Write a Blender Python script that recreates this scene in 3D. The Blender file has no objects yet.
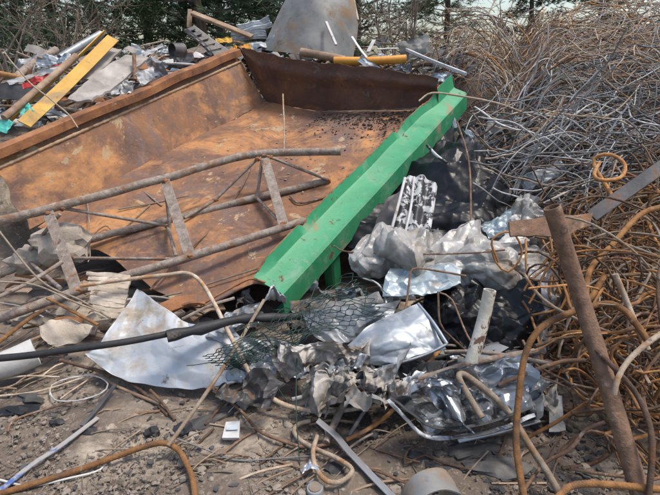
import bpy, bmesh, math, random
import numpy as np
from mathutils import Vector as V, noise, Matrix

# ---------------------------------------------------------------- camera, sky, sun, exposure
sc = bpy.context.scene
COL = sc.collection
CAMZ, PITCH, FOC = 1.5, math.radians(20), 500.0
cam = bpy.data.objects.new('camera', bpy.data.cameras.new('camera')); COL.objects.link(cam)
cam.location = (0, 0, CAMZ); cam.rotation_euler = (math.pi/2 - PITCH, 0, 0)
cam.data.sensor_width = 36; cam.data.lens = 36*FOC/660; cam.data.clip_start = .02; cam.data.clip_end = 1000
sc.camera = cam
SUN_DIR = V((.36, -.02, .93)).normalized()
world = bpy.data.worlds.new('World'); sc.world = world; world.use_nodes = True
wn = world.node_tree.nodes; wl = world.node_tree.links
sky = wn.new('ShaderNodeTexSky'); sky.sky_type = 'NISHITA'; sky.sun_disc = False
sky.sun_elevation = math.asin(SUN_DIR.z); sky.sun_rotation = math.atan2(SUN_DIR.x, SUN_DIR.y)
sky.air_density = 1.2; sky.dust_density = 3.0; sky.ozone_density = 1.0
wl.new(sky.outputs[0], wn['Background'].inputs[0]); wn['Background'].inputs[1].default_value = .15
sl = bpy.data.lights.new('sun', 'SUN'); sl.energy = 2.0; sl.angle = math.radians(12); sl.color = (1, .94, .85)
so = bpy.data.objects.new('sun', sl); COL.objects.link(so); so.rotation_euler = SUN_DIR.to_track_quat('Z', 'Y').to_euler()
sc.view_settings.view_transform = 'Standard'; sc.view_settings.look = 'None'
sc.view_settings.exposure = 0.62; sc.view_settings.gamma = 1.0; sc.view_settings.use_curve_mapping = False

R = random.Random(7)
U = R.uniform
# ---------------------------------------------------------------- where things stand
O = V((0, 0, CAMZ)); FW = V((0, math.cos(PITCH), -math.sin(PITCH))); UP = V((0, math.sin(PITCH), math.cos(PITCH)))
def ray(px, py): return FW + V((1, 0, 0))*((px-330)/FOC) + UP*((247.5-py)/FOC)
def P(px, py, d): return O + ray(px, py)*d
def Z(px, py, z):
    r = ray(px, py); return O + r*((z-CAMZ)/r.z)
def pix(p):
    q = p-O; d = q.dot(FW)
    if d < .05: return (-999, -999)
    return (330+FOC*q.x/d, 247.5-FOC*q.dot(UP)/d)
# the tray's own axes: U_ along the green rail, V_ to its left, N_ up out of the floor
TA = V((-.3782, 2.792, .2533)); U_ = V((.5507, .7863, .2802)); V_ = V((-.829, .5544, .0736)); N_ = V((-.0975, -.2728, .9571))
TL, TW, TS0, TAL, TH = 2.50, 2.10, -.37, .526, .617
def FL(s, t, k=0): return TA + U_*s + V_*t + N_*(k+.082*max(0, s)*max(0, 1-max(t, 0)/1.3))   # the tray is twisted up towards its far right corner
def WALL(s, k): return FL(s, TW) + (V_*math.sin(TAL) + N_*math.cos(TAL))*k
def T(px, py, lift=0):
    r = ray(px, py); return O + r*((TA+N_*lift-O).dot(N_)/r.dot(N_))
def ss(a, b, x):
    x = min(1, max(0, (x-a)/(b-a))); return x*x*(3-2*x)
def H(x, y):
    dx, dy = x+.3782, y-2.792
    s = dx*.574+dy*.819; t = -dx*.831+dy*.556
    w = .5*math.sin(3.1*x+1.3)*math.sin(2.7*y+.4)+.5*math.sin(6.3*x+2*y)*math.sin(5.1*y-1.7*x)
    h = .012*w + .03*ss(2.2, 2.7, y)*ss(.3, -1.5, x)
    sl_ = min(s, 3.4)
    h = max(h, ss(2.3, 2.95, t)*(.70+.27*sl_+.25*ss(2.9, 4.2, t)+.07*w)*ss(-1.2, -.2, s))
    h = max(h, ss(2.45, 3.3, s)*1.4*ss(-1.2, 0, t)+.05*w*ss(2.5, 3, s))
    m = ss(.5, 1.6, x-.25*(y-2.4))
    h = max(h, m*max(0, (min(y, 7.2)-2.2)*.36+(min(x, 4.5)-1.2)*.10+.06*w))
    h *= 1-.75*ss(7.4, 10, y)
    h *= 1-.8*ss(7, 10, abs(x))
    if -.7 < s < 2.62 and -.3 < t < 2.5:
        h = min(h, .2533+.292*s+.09*t-.20)
    return h
def S(px, py, lift=0):
    r = ray(px, py); d = 1.2; p = O+r*d
    while d < 14:
        q = O+r*d
        if q.z < H(q.x, q.y)+lift:
            lo, hi = d-.06, d
            for _ in range(7):
                m = (lo+hi)/2; q = O+r*m
                if q.z < H(q.x, q.y)+lift: hi = m
                else: lo = m
            return O+r*hi
        d += .06
    return O+r*8

# ---------------------------------------------------------------- materials
MT = {}
def mat(name, cols, scale=6, rough=.7, metal=0., bump=.3, bscale=None, patch=None, alpha=None, stretch=None, spec=.4, trans=0., detail=8, per=.0, sub=0.):
    """cols: list of colours spread by noise; patch: list of (colour, noise scale, low, high, roughness, metallic)"""
    m = bpy.data.materials.new(name); m.use_nodes = True; MT[name] = m
    n = m.node_tree.nodes; l = m.node_tree.links; b = n['Principled BSDF']
    tc = n.new('ShaderNodeTexCoord'); oi = n.new('ShaderNodeObjectInfo')
    ad = n.new('ShaderNodeVectorMath'); ad.operation = 'MULTIPLY_ADD'
    cb = n.new('ShaderNodeCombineXYZ')
    for i in range(3): l.new(oi.outputs['Random'], cb.inputs[i])
    l.new(cb.outputs[0], ad.inputs[0]); ad.inputs[1].default_value = (13, 29, 7); l.new(tc.outputs['Object'], ad.inputs[2])
    co = ad.outputs[0]
    if stretch:
        mp = n.new('ShaderNodeMapping'); mp.inputs['Scale'].default_value = stretch; l.new(co, mp.inputs[0]); cs = mp.outputs[0]
    else: cs = co
    def nz(sc_, src, det=detail, rg=.62, dist=.3):
        t = n.new('ShaderNodeTexNoise'); t.inputs['Scale'].default_value = sc_; t.inputs['Detail'].default_value = det
        t.inputs['Roughness'].default_value = rg; t.inputs['Distortion'].default_value = dist; l.new(src, t.inputs['Vector']); return t.outputs[0]
    rp = n.new('ShaderNodeValToRGB'); e = rp.color_ramp.elements
    k = len(cols)
    e[0].position = .3; e[0].color = (*cols[0], 1); e[1].position = .72; e[1].color = (*cols[-1], 1)
    for i in range(1, k-1):
        q = e.new(.3+.42*i/(k-1)); q.color = (*cols[i], 1)
    l.new(nz(scale, cs), rp.inputs[0]); col = rp.outputs[0]
    rv = None; mv = None
    def val(x):
        v = n.new('ShaderNodeValue'); v.outputs[0].default_value = x; return v.outputs[0]
    rv, mv = val(rough), val(metal)
    for pt_ in (patch or []):
        pc, ps, lo, hi, pr, pm = pt_[:6]; src_ = co
        if len(pt_) > 6:
            mp2 = n.new('ShaderNodeMapping'); mp2.inputs['Scale'].default_value = pt_[6]; l.new(co, mp2.inputs[0]); src_ = mp2.outputs[0]
        mr = n.new('ShaderNodeMapRange'); mr.interpolation_type = 'SMOOTHSTEP'; mr.inputs[1].default_value = lo; mr.inputs[2].default_value = hi
        l.new(nz(ps, src_, 12, .72, .5), mr.inputs[0]); f = mr.outputs[0]
        mx = n.new('ShaderNodeMix'); mx.data_type = 'RGBA'; l.new(f, mx.inputs[0]); l.new(col, mx.inputs[6]); mx.inputs[7].default_value = (*pc, 1); col = mx.outputs[2]
        for which in (0, 1):
            mm = n.new('ShaderNodeMix'); l.new(f, mm.inputs[0]); l.new((rv, mv)[which], mm.inputs[2]); mm.inputs[3].default_value = (pr, pm)[which]
            if which == 0: rv = mm.outputs[0]
            else: mv = mm.outputs[0]
    if per:
        hs = n.new('ShaderNodeHueSaturation'); mr = n.new('ShaderNodeMapRange'); l.new(oi.outputs['Random'], mr.inputs[0])
        mr.inputs[3].default_value = 1-per; mr.inputs[4].default_value = 1+per; l.new(mr.outputs[0], hs.inputs['Value']); l.new(col, hs.inputs['Color']); col = hs.outputs[0]
    l.new(col, b.inputs['Base Color']); l.new(rv, b.inputs['Roughness']); l.new(mv, b.inputs['Metallic'])
    b.inputs['Specular IOR Level'].default_value = spec
    if isinstance(alpha, tuple):
        mr = n.new('ShaderNodeMapRange'); mr.inputs[1].default_value = .35; mr.inputs[2].default_value = .62; mr.inputs[3].default_value = alpha[0]; mr.inputs[4].default_value = alpha[1]
        l.new(nz(7, co, 6), mr.inputs[0]); l.new(mr.outputs[0], b.inputs['Alpha'])
    elif alpha is not None: b.inputs['Alpha'].default_value = alpha
    if trans: b.inputs['Transmission Weight'].default_value = trans
    if sub: b.inputs['Subsurface Weight'].default_value = sub; b.inputs['Subsurface Radius'].default_value = (.02, .02, .02)
    if bump:
        bp = n.new('ShaderNodeBump'); bp.inputs['Strength'].default_value = bump; bp.inputs['Distance'].default_value = .01
        l.new(nz(bscale or scale*5, cs, 6), bp.inputs['Height']); l.new(bp.outputs[0], b.inputs['Normal'])
    return m
OCH = (.36, .26, .155)
mat('rust_tray', [(.085, .05, .038), (.155, .085, .058), (.24, .115, .055), (.33, .16, .07)], 1.9, .82, 0, .45, 30,
    [((.15, .105, .092), 1.7, .50, .63, .75, 0), ((.46, .22, .085), 1.5, .48, .64, .88, 0, (1, 1, 1)), ((.30, .15, .075), 6, .52, .66, .85, 0, (1.6, 1.6, .25)), ((.10, .06, .045), 3.4, .52, .72, .8, 0, (2.2, 2.2, .5)),
     (OCH, 3.6, .60, .612, .9, 0, (1, 1, 1)), ((.10, .062, .047), 13, .57, .72, .8, 0), ((.30, .20, .125), 34, .60, .68, .9, 0), ((.42, .23, .11), 17, .62, .66, .9, 0, (.3, 2, 2))])
mat('rust_back', [(.05, .03, .024), (.095, .05, .034), (.17, .08, .045)], 2.0, .8, 0, .4, 30, [((.22, .10, .048), 3, .50, .70, .85, 0), ((.13, .10, .088), 7, .58, .70, .75, 0), ((.045, .028, .023), 14, .58, .7, .85, 0)])
mat('rust_rim', [(.10, .05, .032), (.26, .11, .045), (.36, .17, .07)], 6, .8, 0, .4, 50, [(OCH, 7, .62, .66, .9, 0), ((.07, .04, .03), 11, .57, .7, .8, 0)])
mat('weld', [(.26, .15, .085), (.38, .26, .16), (.46, .35, .23)], 9, .9, 0, .5, 50, [((.15, .08, .05), 8, .55, .65, .85, 0)])
mat('green_paint', [(.026, .20, .085), (.034, .25, .11), (.05, .31, .145)], 3, .5, 0, .15, 60,
    [((.15, .29, .18), 4, .50, .68, .7, 0), ((.26, .23, .14), 3.0, .575, .66, .88, 0), ((.03, .10, .05), 9, .60, .70, .6, 0), ((.13, .06, .033), 6.5, .615, .64, .85, 0), ((.17, .085, .045), 26, .65, .68, .85, 0)])
mat('pipe_grey', [(.15, .115, .09), (.255, .205, .165), (.36, .305, .255)], 24, .72, .05, .5, 120, [((.21, .11, .06), 9, .50, .64, .85, 0), ((.46, .41, .355), 30, .58, .68, .8, 0), ((.09, .06, .045), 16, .58, .68, .85, 0)])
mat('rebar_orange', [(.18, .08, .03), (.33, .155, .053), (.44, .23, .085)], 26, .88, 0, .6, 160, [((.16, .092, .056), 7, .50, .68, .88, 0), ((.36, .27, .18), 22, .60, .68, .88, 0)], per=.4)
mat('rebar_brown', [(.075, .046, .032), (.15, .088, .055), (.235, .145, .093)], 26, .85, .03, .6, 160, [((.29, .235, .185), 18, .56, .66, .8, 0), ((.24, .11, .045), 8, .56, .66, .88, 0)], per=.4)
mat('rebar_tan', [(.21, .16, .115), (.34, .265, .19), (.46, .385, .30)], 24, .85, .03, .5, 160, [((.28, .145, .066), 6, .50, .64, .88, 0), ((.15, .11, .085), 20, .58, .68, .85, 0)], per=.4)
mat('wire_grey', [(.20, .195, .19), (.35, .34, .33), (.50, .485, .465)], 18, .62, .12, .4, 120, [((.29, .20, .14), 4, .55, .66, .85, 0)], per=.6)
mat('pipe_brown', [(.095, .056, .038), (.18, .105, .066), (.27, .16, .10)], 22, .85, 0, .6, 110, [((.31, .225, .165), 12, .55, .66, .88, 0), ((.29, .125, .045), 5, .54, .66, .88, 0), ((.07, .045, .035), 18, .6, .68, .85, 0)])
mat('galv', [(.23, .255, .28), (.32, .35, .375), (.42, .445, .465)], 5, .50, .75, .1, 25, [((.21, .175, .14), 4, .52, .66, .88, 0), ((.34, .34, .33), 9, .52, .68, .68, .1), ((.11, .095, .08), 12, .59, .68, .9, 0)])
mat('galv_white', [(.36, .385, .41), (.47, .49, .51), (.55, .565, .57)], 4, .52, .35, .1, 25, [((.33, .27, .20), 3.2, .51, .64, .9, 0), ((.18, .15, .12), 9, .58, .68, .9, 0), ((.42, .39, .34), 22, .54, .64, .9, 0)])
mat('galv_dull', [(.20, .215, .225), (.30, .315, .325), (.40, .41, .41)], 4, .5, .5, .15, 25, [((.17, .13, .10), 5, .55, .68, .85, 0)], per=.25)
mat('zinc_old', [(.12, .12, .115), (.19, .19, .18), (.26, .255, .235)], 3, .65, .15, .2, 20, [((.20, .13, .075), 2.2, .48, .62, .85, 0), ((.09, .08, .075), 7, .55, .68, .8, 0)])
mat('car_metal', [(.20, .21, .22), (.32, .34, .36), (.46, .48, .50)], 4, .36, .75, .08, 30, [((.05, .05, .052), 4, .50, .56, .5, 0), ((.25, .19, .14), 8, .63, .72, .9, 0)])
mat('alu', [(.52, .52, .53), (.64, .65, .67), (.72, .73, .75)], 6, .36, .8, .1, 30, [((.36, .31, .26), 8, .60, .70, .8, 0)])
mat('white_dirty', [(.34, .325, .30), (.48, .465, .44), (.60, .59, .57)], 5, .6, 0, .2, 30, [((.22, .18, .13), 6, .55, .66, .85, 0)], per=.1)
mat('flaky_white', [(.36, .36, .355), (.46, .46, .455), (.54, .54, .53)], 8, .6, 0, .3, 40, [((.03, .03, .032), 13, .47, .50, .5, .1)])
mat('paper_foil', [(.22, .19, .16), (.36, .325, .285), (.52, .49, .45)], 7, .6, .15, .5, 40, [((.13, .10, .075), 6, .52, .62, .85, 0)])
mat('black_plastic', [(.005, .005, .006), (.009, .009, .010), (.016, .016, .017)], 4, .38, 0, .2, 30, [((.045, .04, .036), 4, .60, .72, .85, 0)], spec=.35)
mat('rubber', [(.012, .012, .013), (.025, .025, .026), (.045, .043, .042)], 6, .6, 0, .3, 40, [((.16, .13, .10), 5, .60, .70, .9, 0)])
mat('bag_plastic', [(.30, .28, .25), (.40, .385, .36), (.50, .49, .475)], 4, .28, 0, .35, 30, [((.27, .22, .16), 3, .50, .68, .6, 0)], alpha=(.45, .93), spec=.6)
mat('film', [(.40, .39, .37), (.52, .52, .51), (.62, .62, .62)], 5, .22, 0, .5, 20, alpha=(.2, .6), spec=.7)
mat('bluish_sheet', [(.30, .36, .39), (.40, .46, .48), (.48, .53, .54)], 3, .4, .3, .1, 20, [((.27, .23, .18), 5, .55, .68, .8, 0)])
mat('yellow', [(.40, .22, .03), (.50, .28, .04), (.56, .33, .055)], 5, .6, 0, .15, 30, [((.32, .22, .11), 4, .52, .64, .85, 0), ((.16, .10, .06), 9, .58, .66, .85, 0)])
mat('orange_paint', [(.50, .20, .025), (.60, .27, .035), (.66, .33, .06)], 5, .5, 0, .15, 40, [((.26, .15, .08), 9, .6, .67, .85, 0)])
mat('red', [(.36, .025, .02), (.46, .035, .03)], 5, .5, 0, .1, 30, [((.5, .45, .42), 9, .62, .68, .7, 0)])
mat('teal', [(.06, .36, .30), (.10, .46, .39)], 5, .55, 0, .1, 30, [((.4, .42, .38), 8, .60, .70, .8, 0)])
mat('blue', [(.05, .10, .28), (.09, .15, .34)], 8, .5, 0, .1, 40, [((.30, .28, .26), 6, .44, .50, .8, 0)])
mat('wood_grey', [(.16, .14, .12), (.28, .25, .22), (.40, .365, .33)], 5, .85, 0, .5, 30, stretch=(1, 1, .3), patch=[((.18, .13, .09), 4, .56, .7, .85, 0)], per=.2)
mat('wood_brown', [(.15, .095, .06), (.26, .175, .115), (.38, .28, .20)], 6, .85, 0, .5, 40, per=.25)
mat('wood_pale', [(.34, .27, .20), (.48, .40, .31), (.58, .50, .41)], 6, .85, 0, .5, 40, [((.20, .15, .11), 7, .57, .68, .85, 0)], per=.1)
mat('peel_pole', [(.50, .44, .34), (.60, .55, .45), (.66, .62, .53)], 9, .7, 0, .4, 40, [((.16, .09, .055), 11, .53, .57, .85, 0)])
mat('concrete', [(.23, .19, .15), (.34, .29, .235), (.45, .395, .33)], 7, .92, 0, .8, 40, [((.20, .16, .12), 5, .55, .7, .9, 0)])
mat('stone', [(.16, .128, .10), (.27, .222, .178), (.38, .33, .28)], 7, .95, 0, .6, 60, per=.25)
mat('dirt', [(.085, .066, .05), (.155, .12, .092), (.23, .183, .143)], 4.5, .95, 0, 1.0, 60,
    [((.42, .35, .27), 1.0, .52, .66, .95, 0), ((.30, .25, .205), 26, .56, .64, .95, 0), ((.06, .048, .04), 5, .54, .68, .95, 0), ((.17, .09, .05), 8, .62, .72, .95, 0), ((.40, .35, .29), 70, .62, .68, .95, 0)])
mat('shard', [(.03, .029, .029), (.07, .066, .062), (.14, .13, .12)], 9, .8, 0, .4, 50, per=.3)
mat('crumb', [(.035, .024, .019), (.07, .048, .037), (.13, .095, .075)], 9, .9, 0, .4, 50)
mat('dark_metal', [(.045, .043, .042), (.085, .08, .078), (.15, .14, .135)], 5, .55, .3, .2, 40, [((.17, .09, .05), 5, .55, .65, .8, 0)], per=.2)
mat('bark', [(.05, .038, .03), (.10, .078, .06), (.16, .13, .10)], 9, .95, 0, .8, 20, stretch=(1, 1, .25))
mat('twig', [(.12, .095, .07), (.20, .16, .12), (.28, .23, .18)], 9, .9, 0, .3, 30)
mat('needles', [(.028, .05, .02), (.05, .085, .034), (.085, .125, .055)], 1.3, .7, 0, 0, per=.25)
mat('mesh_green', [(.008, .028, .022), (.014, .042, .033)], 9, .5, 0, .1, 30)

# ---------------------------------------------------------------- mesh helpers
def tag(o, label=None, cat=None, group=None, kind=None):
    if label: o['label'] = label
    if cat: o['category'] = cat
    if group: o['group'] = group
    if kind: o['kind'] = kind
    return o
WLOC = {}
def mk(name, vs, fs, m, parent=None, label=None, cat=None, group=None, kind=None, smooth=True, sharp=None):
    vs = [V(v) for v in vs]
    c = V((0, 0, 0))
    for v in vs: c += v
    c /= max(1, len(vs)); c.z = min(v.z for v in vs)
    me = bpy.data.meshes.new(name); me.from_pydata([v-c for v in vs], [], fs); me.update()
    if smooth: me.polygons.foreach_set('use_smooth', [True]*len(me.polygons))
    if smooth and sharp: me.set_sharp_from_angle(angle=math.radians(sharp))
    me.materials.append(MT[m])
    o = bpy.data.objects.new(name, me); COL.objects.link(o); o.location = c
    WLOC[o.name] = c
    if parent: o.parent = parent; o.location = c-WLOC[parent.name]
    return tag(o, label, cat, group, kind)
def thing(name, label, cat, loc, group=None):
    o = bpy.data.objects.new(name, None); COL.objects.link(o); o.location = loc; o.empty_display_size = .1; WLOC[o.name] = V(loc)
    return tag(o, label, cat, group)
def cr(pts, step):
    """Catmull-Rom through pts, sampled about every step metres"""
    pts = [V(p) for p in pts]
    if len(pts) == 2:
        n = max(1, int((pts[1]-pts[0]).length/step)); return [pts[0].lerp(pts[1], i/n) for i in range(n+1)]
    q = [pts[0]*2-pts[1]]+pts+[pts[-1]*2-pts[-2]]; out = []
    for i in range(1, len(q)-2):
        a, b, c, d = q[i-1:i+3]; n = max(2, int((c-b).length/step))
        for j in range(n):
            t = j/n; out.append(.5*((2*b)+(c-a)*t+(2*a-5*b+4*c-d)*t*t+(3*b-a-3*c+d)*t*t*t))
    out.append(pts[-1]); return out
def frames(p, up=None):
    n = len(p); tn = [(p[min(n-1, i+1)]-p[max(0, i-1)]).normalized() for i in range(n)]
    a = up or (V((0, 0, 1)) if abs(tn[0].z) < .9 else V((1, 0, 0)))
    x = (a-tn[0]*a.dot(tn[0])).normalized(); fr = []
    for t in tn:
        x = x-t*x.dot(t)
        x = x.normalized() if x.length > 1e-6 else t.orthogonal().normalized()
        fr.append((x, t.cross(x)))
    return fr
def sweep(p, prof, up=None, cap=True, closed=True, mod=None):
    """prof: 2D points (a along frame x, b along frame y) carried along the path"""
    fr = frames(p, up); k = len(prof); vs = []; fs = []
    for i, (c, (x, y)) in enumerate(zip(p, fr)):
        f = mod(i) if mod else 1
        for (a, b) in prof: vs.append(c+x*(a*f)+y*(b*f))
    for i in range(len(p)-1):
        for j in range(k if closed else k-1):
            a, b = i*k+j, i*k+(j+1) % k; fs.append((a, b, b+k, a+k))
    if cap and closed:
        fs.append(tuple(range(k-1, -1, -1))); fs.append(tuple(range((len(p)-1)*k, len(p)*k)))
    return vs, fs
def ring(r, n): return [(r*math.cos(2*math.pi*i/n), r*math.sin(2*math.pi*i/n)) for i in range(n)]
def tube_geo(pts, r, sides=7, step=.03, wob=.0, rib=0, jit=0, taper=None, seed=0):
    p = cr(pts, step if not rib else .0055)
    if jit: p = [q+noise.noise_vector(q*4+V((seed, 3, 1)))*jit for q in p]
    n = len(p)
    def mod(i):
        f = 1
        if wob: f += wob*noise.noise(p[i]*25)
        if rib and i % 2: f += rib
        if taper: f *= 1+(taper-1)*i/(n-1)
        return f
    return sweep(p, ring(r, sides), mod=mod)
def tube(name, pts, r, m, label=None, cat=None, group=None, parent=None, sides=8, **k):
    vs, fs = tube_geo(pts, r, sides, **k)
    return mk(name, vs, fs, m, parent, label, cat, group, sharp=60)
def hollow(name, pts, r, m, label=None, cat=None, group=None, parent=None, wall=.12, sides=16, dents=.04, step=.03):
    """a real pipe with a bore: outer skin, inner skin and end rings"""
    p = cr(pts, step); fr = frames(p); vs = []; fs = []; n = len(p)
    for kk in (1, 1-wall):
        for i, (c, (x, y)) in enumerate(zip(p, fr)):
            for j in range(sides):
                a = 2*math.pi*j/sides; dv = x*math.cos(a)+y*math.sin(a)
                vs.append(c+dv*r*kk*(1+dents*noise.noise((c+dv*r)*9)))
    N = n*sides
    for i in range(n-1):
        for j in range(sides):
            a, b = i*sides+j, i*sides+(j+1) % sides
            fs.append((a, b, b+sides, a+sides)); fs.append((N+a, N+a+sides, N+b+sides, N+b))
    for e in (0, (n-1)*sides):
        for j in range(sides):
            a, b = e+j, e+(j+1) % sides
            fs.append((a, N+a, N+b, b) if e == 0 else (a, b, N+b, N+a))
    return mk(name, vs, fs, m, parent, label, cat, group, sharp=50)
def bar(name, pts, w, t, m, up=None, label=None, cat=None, group=None, parent=None, step=.08, jit=.0, rag=0, prof=None):
    """plank / strap / flat bar: w across frame y, t along frame x (up)"""
    p = cr(pts, step)
    if jit: p = [q+noise.noise_vector(q*3)*jit for q in p]
    c = min(w, t)*.12
    pr = prof or [(t/2, -w/2+c), (t/2, w/2-c), (t/2-c, w/2), (-t/2+c, w/2), (-t/2, w/2-c), (-t/2, -w/2+c), (-t/2+c, -w/2), (t/2-c, -w/2)]
    vs, fs = sweep(p, pr, up)
    if rag:
        vs = [v+noise.noise_vector(v*23)*rag for v in vs]
        k = len(pr); ax = (p[-1]-p[0]).normalized()
        for j in range(k):
            vs[j] = vs[j]+ax*rag*3*noise.noise(vs[j]*40); vs[-1-j] = vs[-1-j]+ax*rag*3*noise.noise(vs[-1-j]*40)
    return mk(name, vs, fs, m, parent, label, cat, group, smooth=False)
def angle_prof(a, b, t): return [(0, 0), (a, 0), (a, t), (t, t), (t, b), (0, b)]
def chan_prof(w, d, t): return [(0, -w/2), (d, -w/2), (d, -w/2+t), (t, -w/2+t), (t, w/2-t), (d, w/2-t), (d, w/2), (0, w/2)]
def cr1(a, b, c, d, t): return .5*((2*b)+(c-a)*t+(2*a-5*b+4*c-d)*t*t+(3*b-a-3*c+d)*t*t*t)
def surf(ctrl, nu, nv):
    """smooth surface through a grid of control points (rows of equal length)"""
    Rn, Cn = len(ctrl), len(ctrl[0])
    def at(row, t):
        i = min(int(t), len(row)-2); f = t-i
        b, c = row[i], row[i+1]
        a = row[i-1] if i > 0 else b*2-c
        d = row[i+2] if i+2 < len(row) else c*2-b
        return cr1(a, b, c, d, f)
    cols = [[at(row, (Cn-1)*j/nv) for j in range(nv+1)] for row in ctrl]
    return [[at([cols[r][j] for r in range(Rn)], (Rn-1)*i/nu) for j in range(nv+1)] for i in range(nu+1)]
def facet_field(nu, nv, n, seed, asp):
    """piecewise-flat folds: difference of squared distances to two sets of random points (straight creases, flat facets)"""
    rg = np.random.default_rng(int(seed*97)+n); u, v = np.meshgrid(np.linspace(0, 1, nu+1), np.linspace(0, asp, nv+1), indexing='ij')
    def near(k):
        p = rg.random((k, 2))*np.array([1.3, asp*1.3])-np.array([.15, asp*.15]); d = np.full(u.shape, 9.)
        for a, b in p: d = np.minimum(d, (u-a)**2+(v-b)**2)
        return d
    return (near(n)-near(n))*n/asp
def sheet_geo(ctrl, nu=24, nv=24, facet=None, amp=.02, fs_=6, thick=.002, ridged=True, corr=None, edge=0, seed=0, fine=0):
    g = surf([[V(p) for p in r] for r in ctrl], nu, nv)
    nr = [[None]*(nv+1) for _ in range(nu+1)]
    for i in range(nu+1):
        for j in range(nv+1):
            a = g[min(nu, i+1)][j]-g[max(0, i-1)][j]; b = g[i][min(nv, j+1)]-g[i][max(0, j-1)]
            n = a.cross(b); nr[i][j] = n.normalized() if n.length > 1e-9 else V((0, 0, 1))
    sd = V((seed*1.7, seed*.9, seed*2.3))
    ff = 0
    if facet:
        su = (g[nu][nv//2]-g[0][nv//2]).length; sv = (g[nu//2][nv]-g[nu//2][0]).length; asp = max(.2, min(5, sv/max(su, 1e-4)))
        ff = sum(facet_field(nu, nv, n_, seed+3*k_, asp)*a_ for k_, (n_, a_) in enumerate(facet))
    out = []
    for i in range(nu+1):
        row = []
        for j in range(nv+1):
            p = g[i][j]; h = 0
            if amp:
                pw = p*fs_+sd+noise.noise_vector(p*fs_*.6+sd)*.7
                v1 = noise.noise(pw); v2 = noise.noise(V((pw.x*2.6, pw.y*1.3, pw.z*1.6)))
                h += amp*((1-2*abs(v1))*.7+.3*(1-2*abs(v2)) if ridged else v1+.4*v2)
            if fine: wp = p+noise.noise_vector(p*fs_*.7+sd)*(.55/fs_); h += fine*(.6*(1-2*abs(noise.noise(V(((wp.x+wp.z)*2.6, wp.y*.9, (wp.z-wp.x)*.8))*fs_*1.6+sd)))+.4*(1-2*abs(noise.noise(V(((wp.x-wp.z)*.8, wp.y, (wp.z+.4*wp.x)*2.8))*fs_*2.1-sd))))
            if facet: h += float(ff[i, j])
            if corr: h += corr[1]*math.sin(2*math.pi*corr[0]*(j/nv if corr[2] else i/nu))
            q = p+nr[i][j]*h
            if edge and (i in (0, nu) or j in (0, nv)): q = q+noise.noise_vector(p*14+sd)*edge
            row.append(q)
        out.append(row)
    vs = [q for r in out for q in r]; W = nv+1; N = len(vs)
    vs += [out[i][j]-nr[i][j]*thick for i in range(nu+1) for j in range(nv+1)]
    fs = []
    for i in range(nu):
        for j in range(nv):
            a = i*W+j; fs.append((a, a+1, a+W+1, a+W)); fs.append((N+a, N+a+W, N+a+W+1, N+a+1))
    for j in range(nv):
        fs.append((j, N+j, N+j+1, j+1)); b = nu*W+j; fs.append((b, b+1, N+b+1, N+b))
    for i in range(nu):
        a = i*W; fs.append((a, a+W, N+a+W, N+a)); b = i*W+nv; fs.append((b, N+b, N+b+W, b+W))
    return vs, fs
def sheet(name, ctrl, m, label=None, cat=None, group=None, parent=None, sharp=28, **k):
    vs, fs = sheet_geo(ctrl, **k)
    return mk(name, vs, fs, m, parent, label, cat, group, sharp=sharp)
def ico(sub):
    bm = bmesh.new(); bmesh.ops.create_icosphere(bm, subdivisions=sub, radius=1); bm.verts.ensure_lookup_table()
    v = [x.co.copy() for x in bm.verts]; f = [tuple(x.index for x in q.verts) for q in bm.faces]; bm.free(); return v, f
I1, I2, I3 = ico(1), ico(2), ico(3)
def lump_geo(c, size, src=I2, rough=.35, fr=1.6, seed=0, rz=0, flat=True):
    vs = []; M = Matrix.Rotation(rz, 3, 'Z')
    for v in src[0]:
        d = 1+rough*(noise.noise(v*fr+V((seed, seed*.3, 0)))+.5*noise.noise(v*fr*2.7+V((0, seed, 1))))
        w = V((v.x*size[0], v.y*size[1], v.z*size[2]))*d
        vs.append(V(c)+M @ w)
    return vs, src[1]
class Bag:
    def __init__(s): s.v = []; s.f = []
    def add(s, g):
        n = len(s.v); s.v += g[0]; s.f += [tuple(i+n for i in f) for f in g[1]]

# ---------------------------------------------------------------- ground
def spread(lo, hi, a, b, st, far):
    xs = list(np.arange(a, b+1e-6, st)); d = st; x = b
    while x < hi: d *= 1.25; x += d; xs.append(x)
    d = st; x = a
    while x > lo: d *= 1.25; x -= d; xs.insert(0, x)
    return xs
gx = spread(-400, 400, -2.6, 2.6, .022, 0); gy = spread(-200, 600, 1.2, 3.4, .016, 0)
gv = []
for y in gy:
    for x in gx:
        z = H(x, y)
        if -3 < x < 3 and .8 < y < 6:
            q = V((x, y, 0)); z += .022*noise.fractal(q*3.5, .9, 2.1, 4)+.007*noise.noise(q*21)+.004*noise.noise(q*47)
        gv.append((x, y, z))
W = len(gx); gf = [(j*W+i, j*W+i+1, (j+1)*W+i+1, (j+1)*W+i) for j in range(len(gy)-1) for i in range(W-1)]
gro = mk('ground', gv, gf, 'dirt'); gro['kind'] = 'structure'
gro['label'] = 'bare brown earth with pale dust and rubble under the scrap'
def ground_pt(lo=(0, 340), hi=(660, 500), lift=0): return S(U(lo[0], hi[0]), U(lo[1], hi[1]), lift)

# ---------------------------------------------------------------- the tipped steel tray
tray = thing('scrap_tray', 'big rusty open steel tray with a green painted edge rail, tipped on the scrap', 'tray', FL(0, 1, -.1))
def plate(name, cn, m, parent=tray, label=None, **k):
    return sheet(name, cn, m, label, parent=parent, **k)
def lerp_grid(f, a, b, nu, nv): return [[f(a[0]+(a[1]-a[0])*i/nu, b[0]+(b[1]-b[0])*j/nv) for j in range(nv+1)] for i in range(nu+1)]
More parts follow.
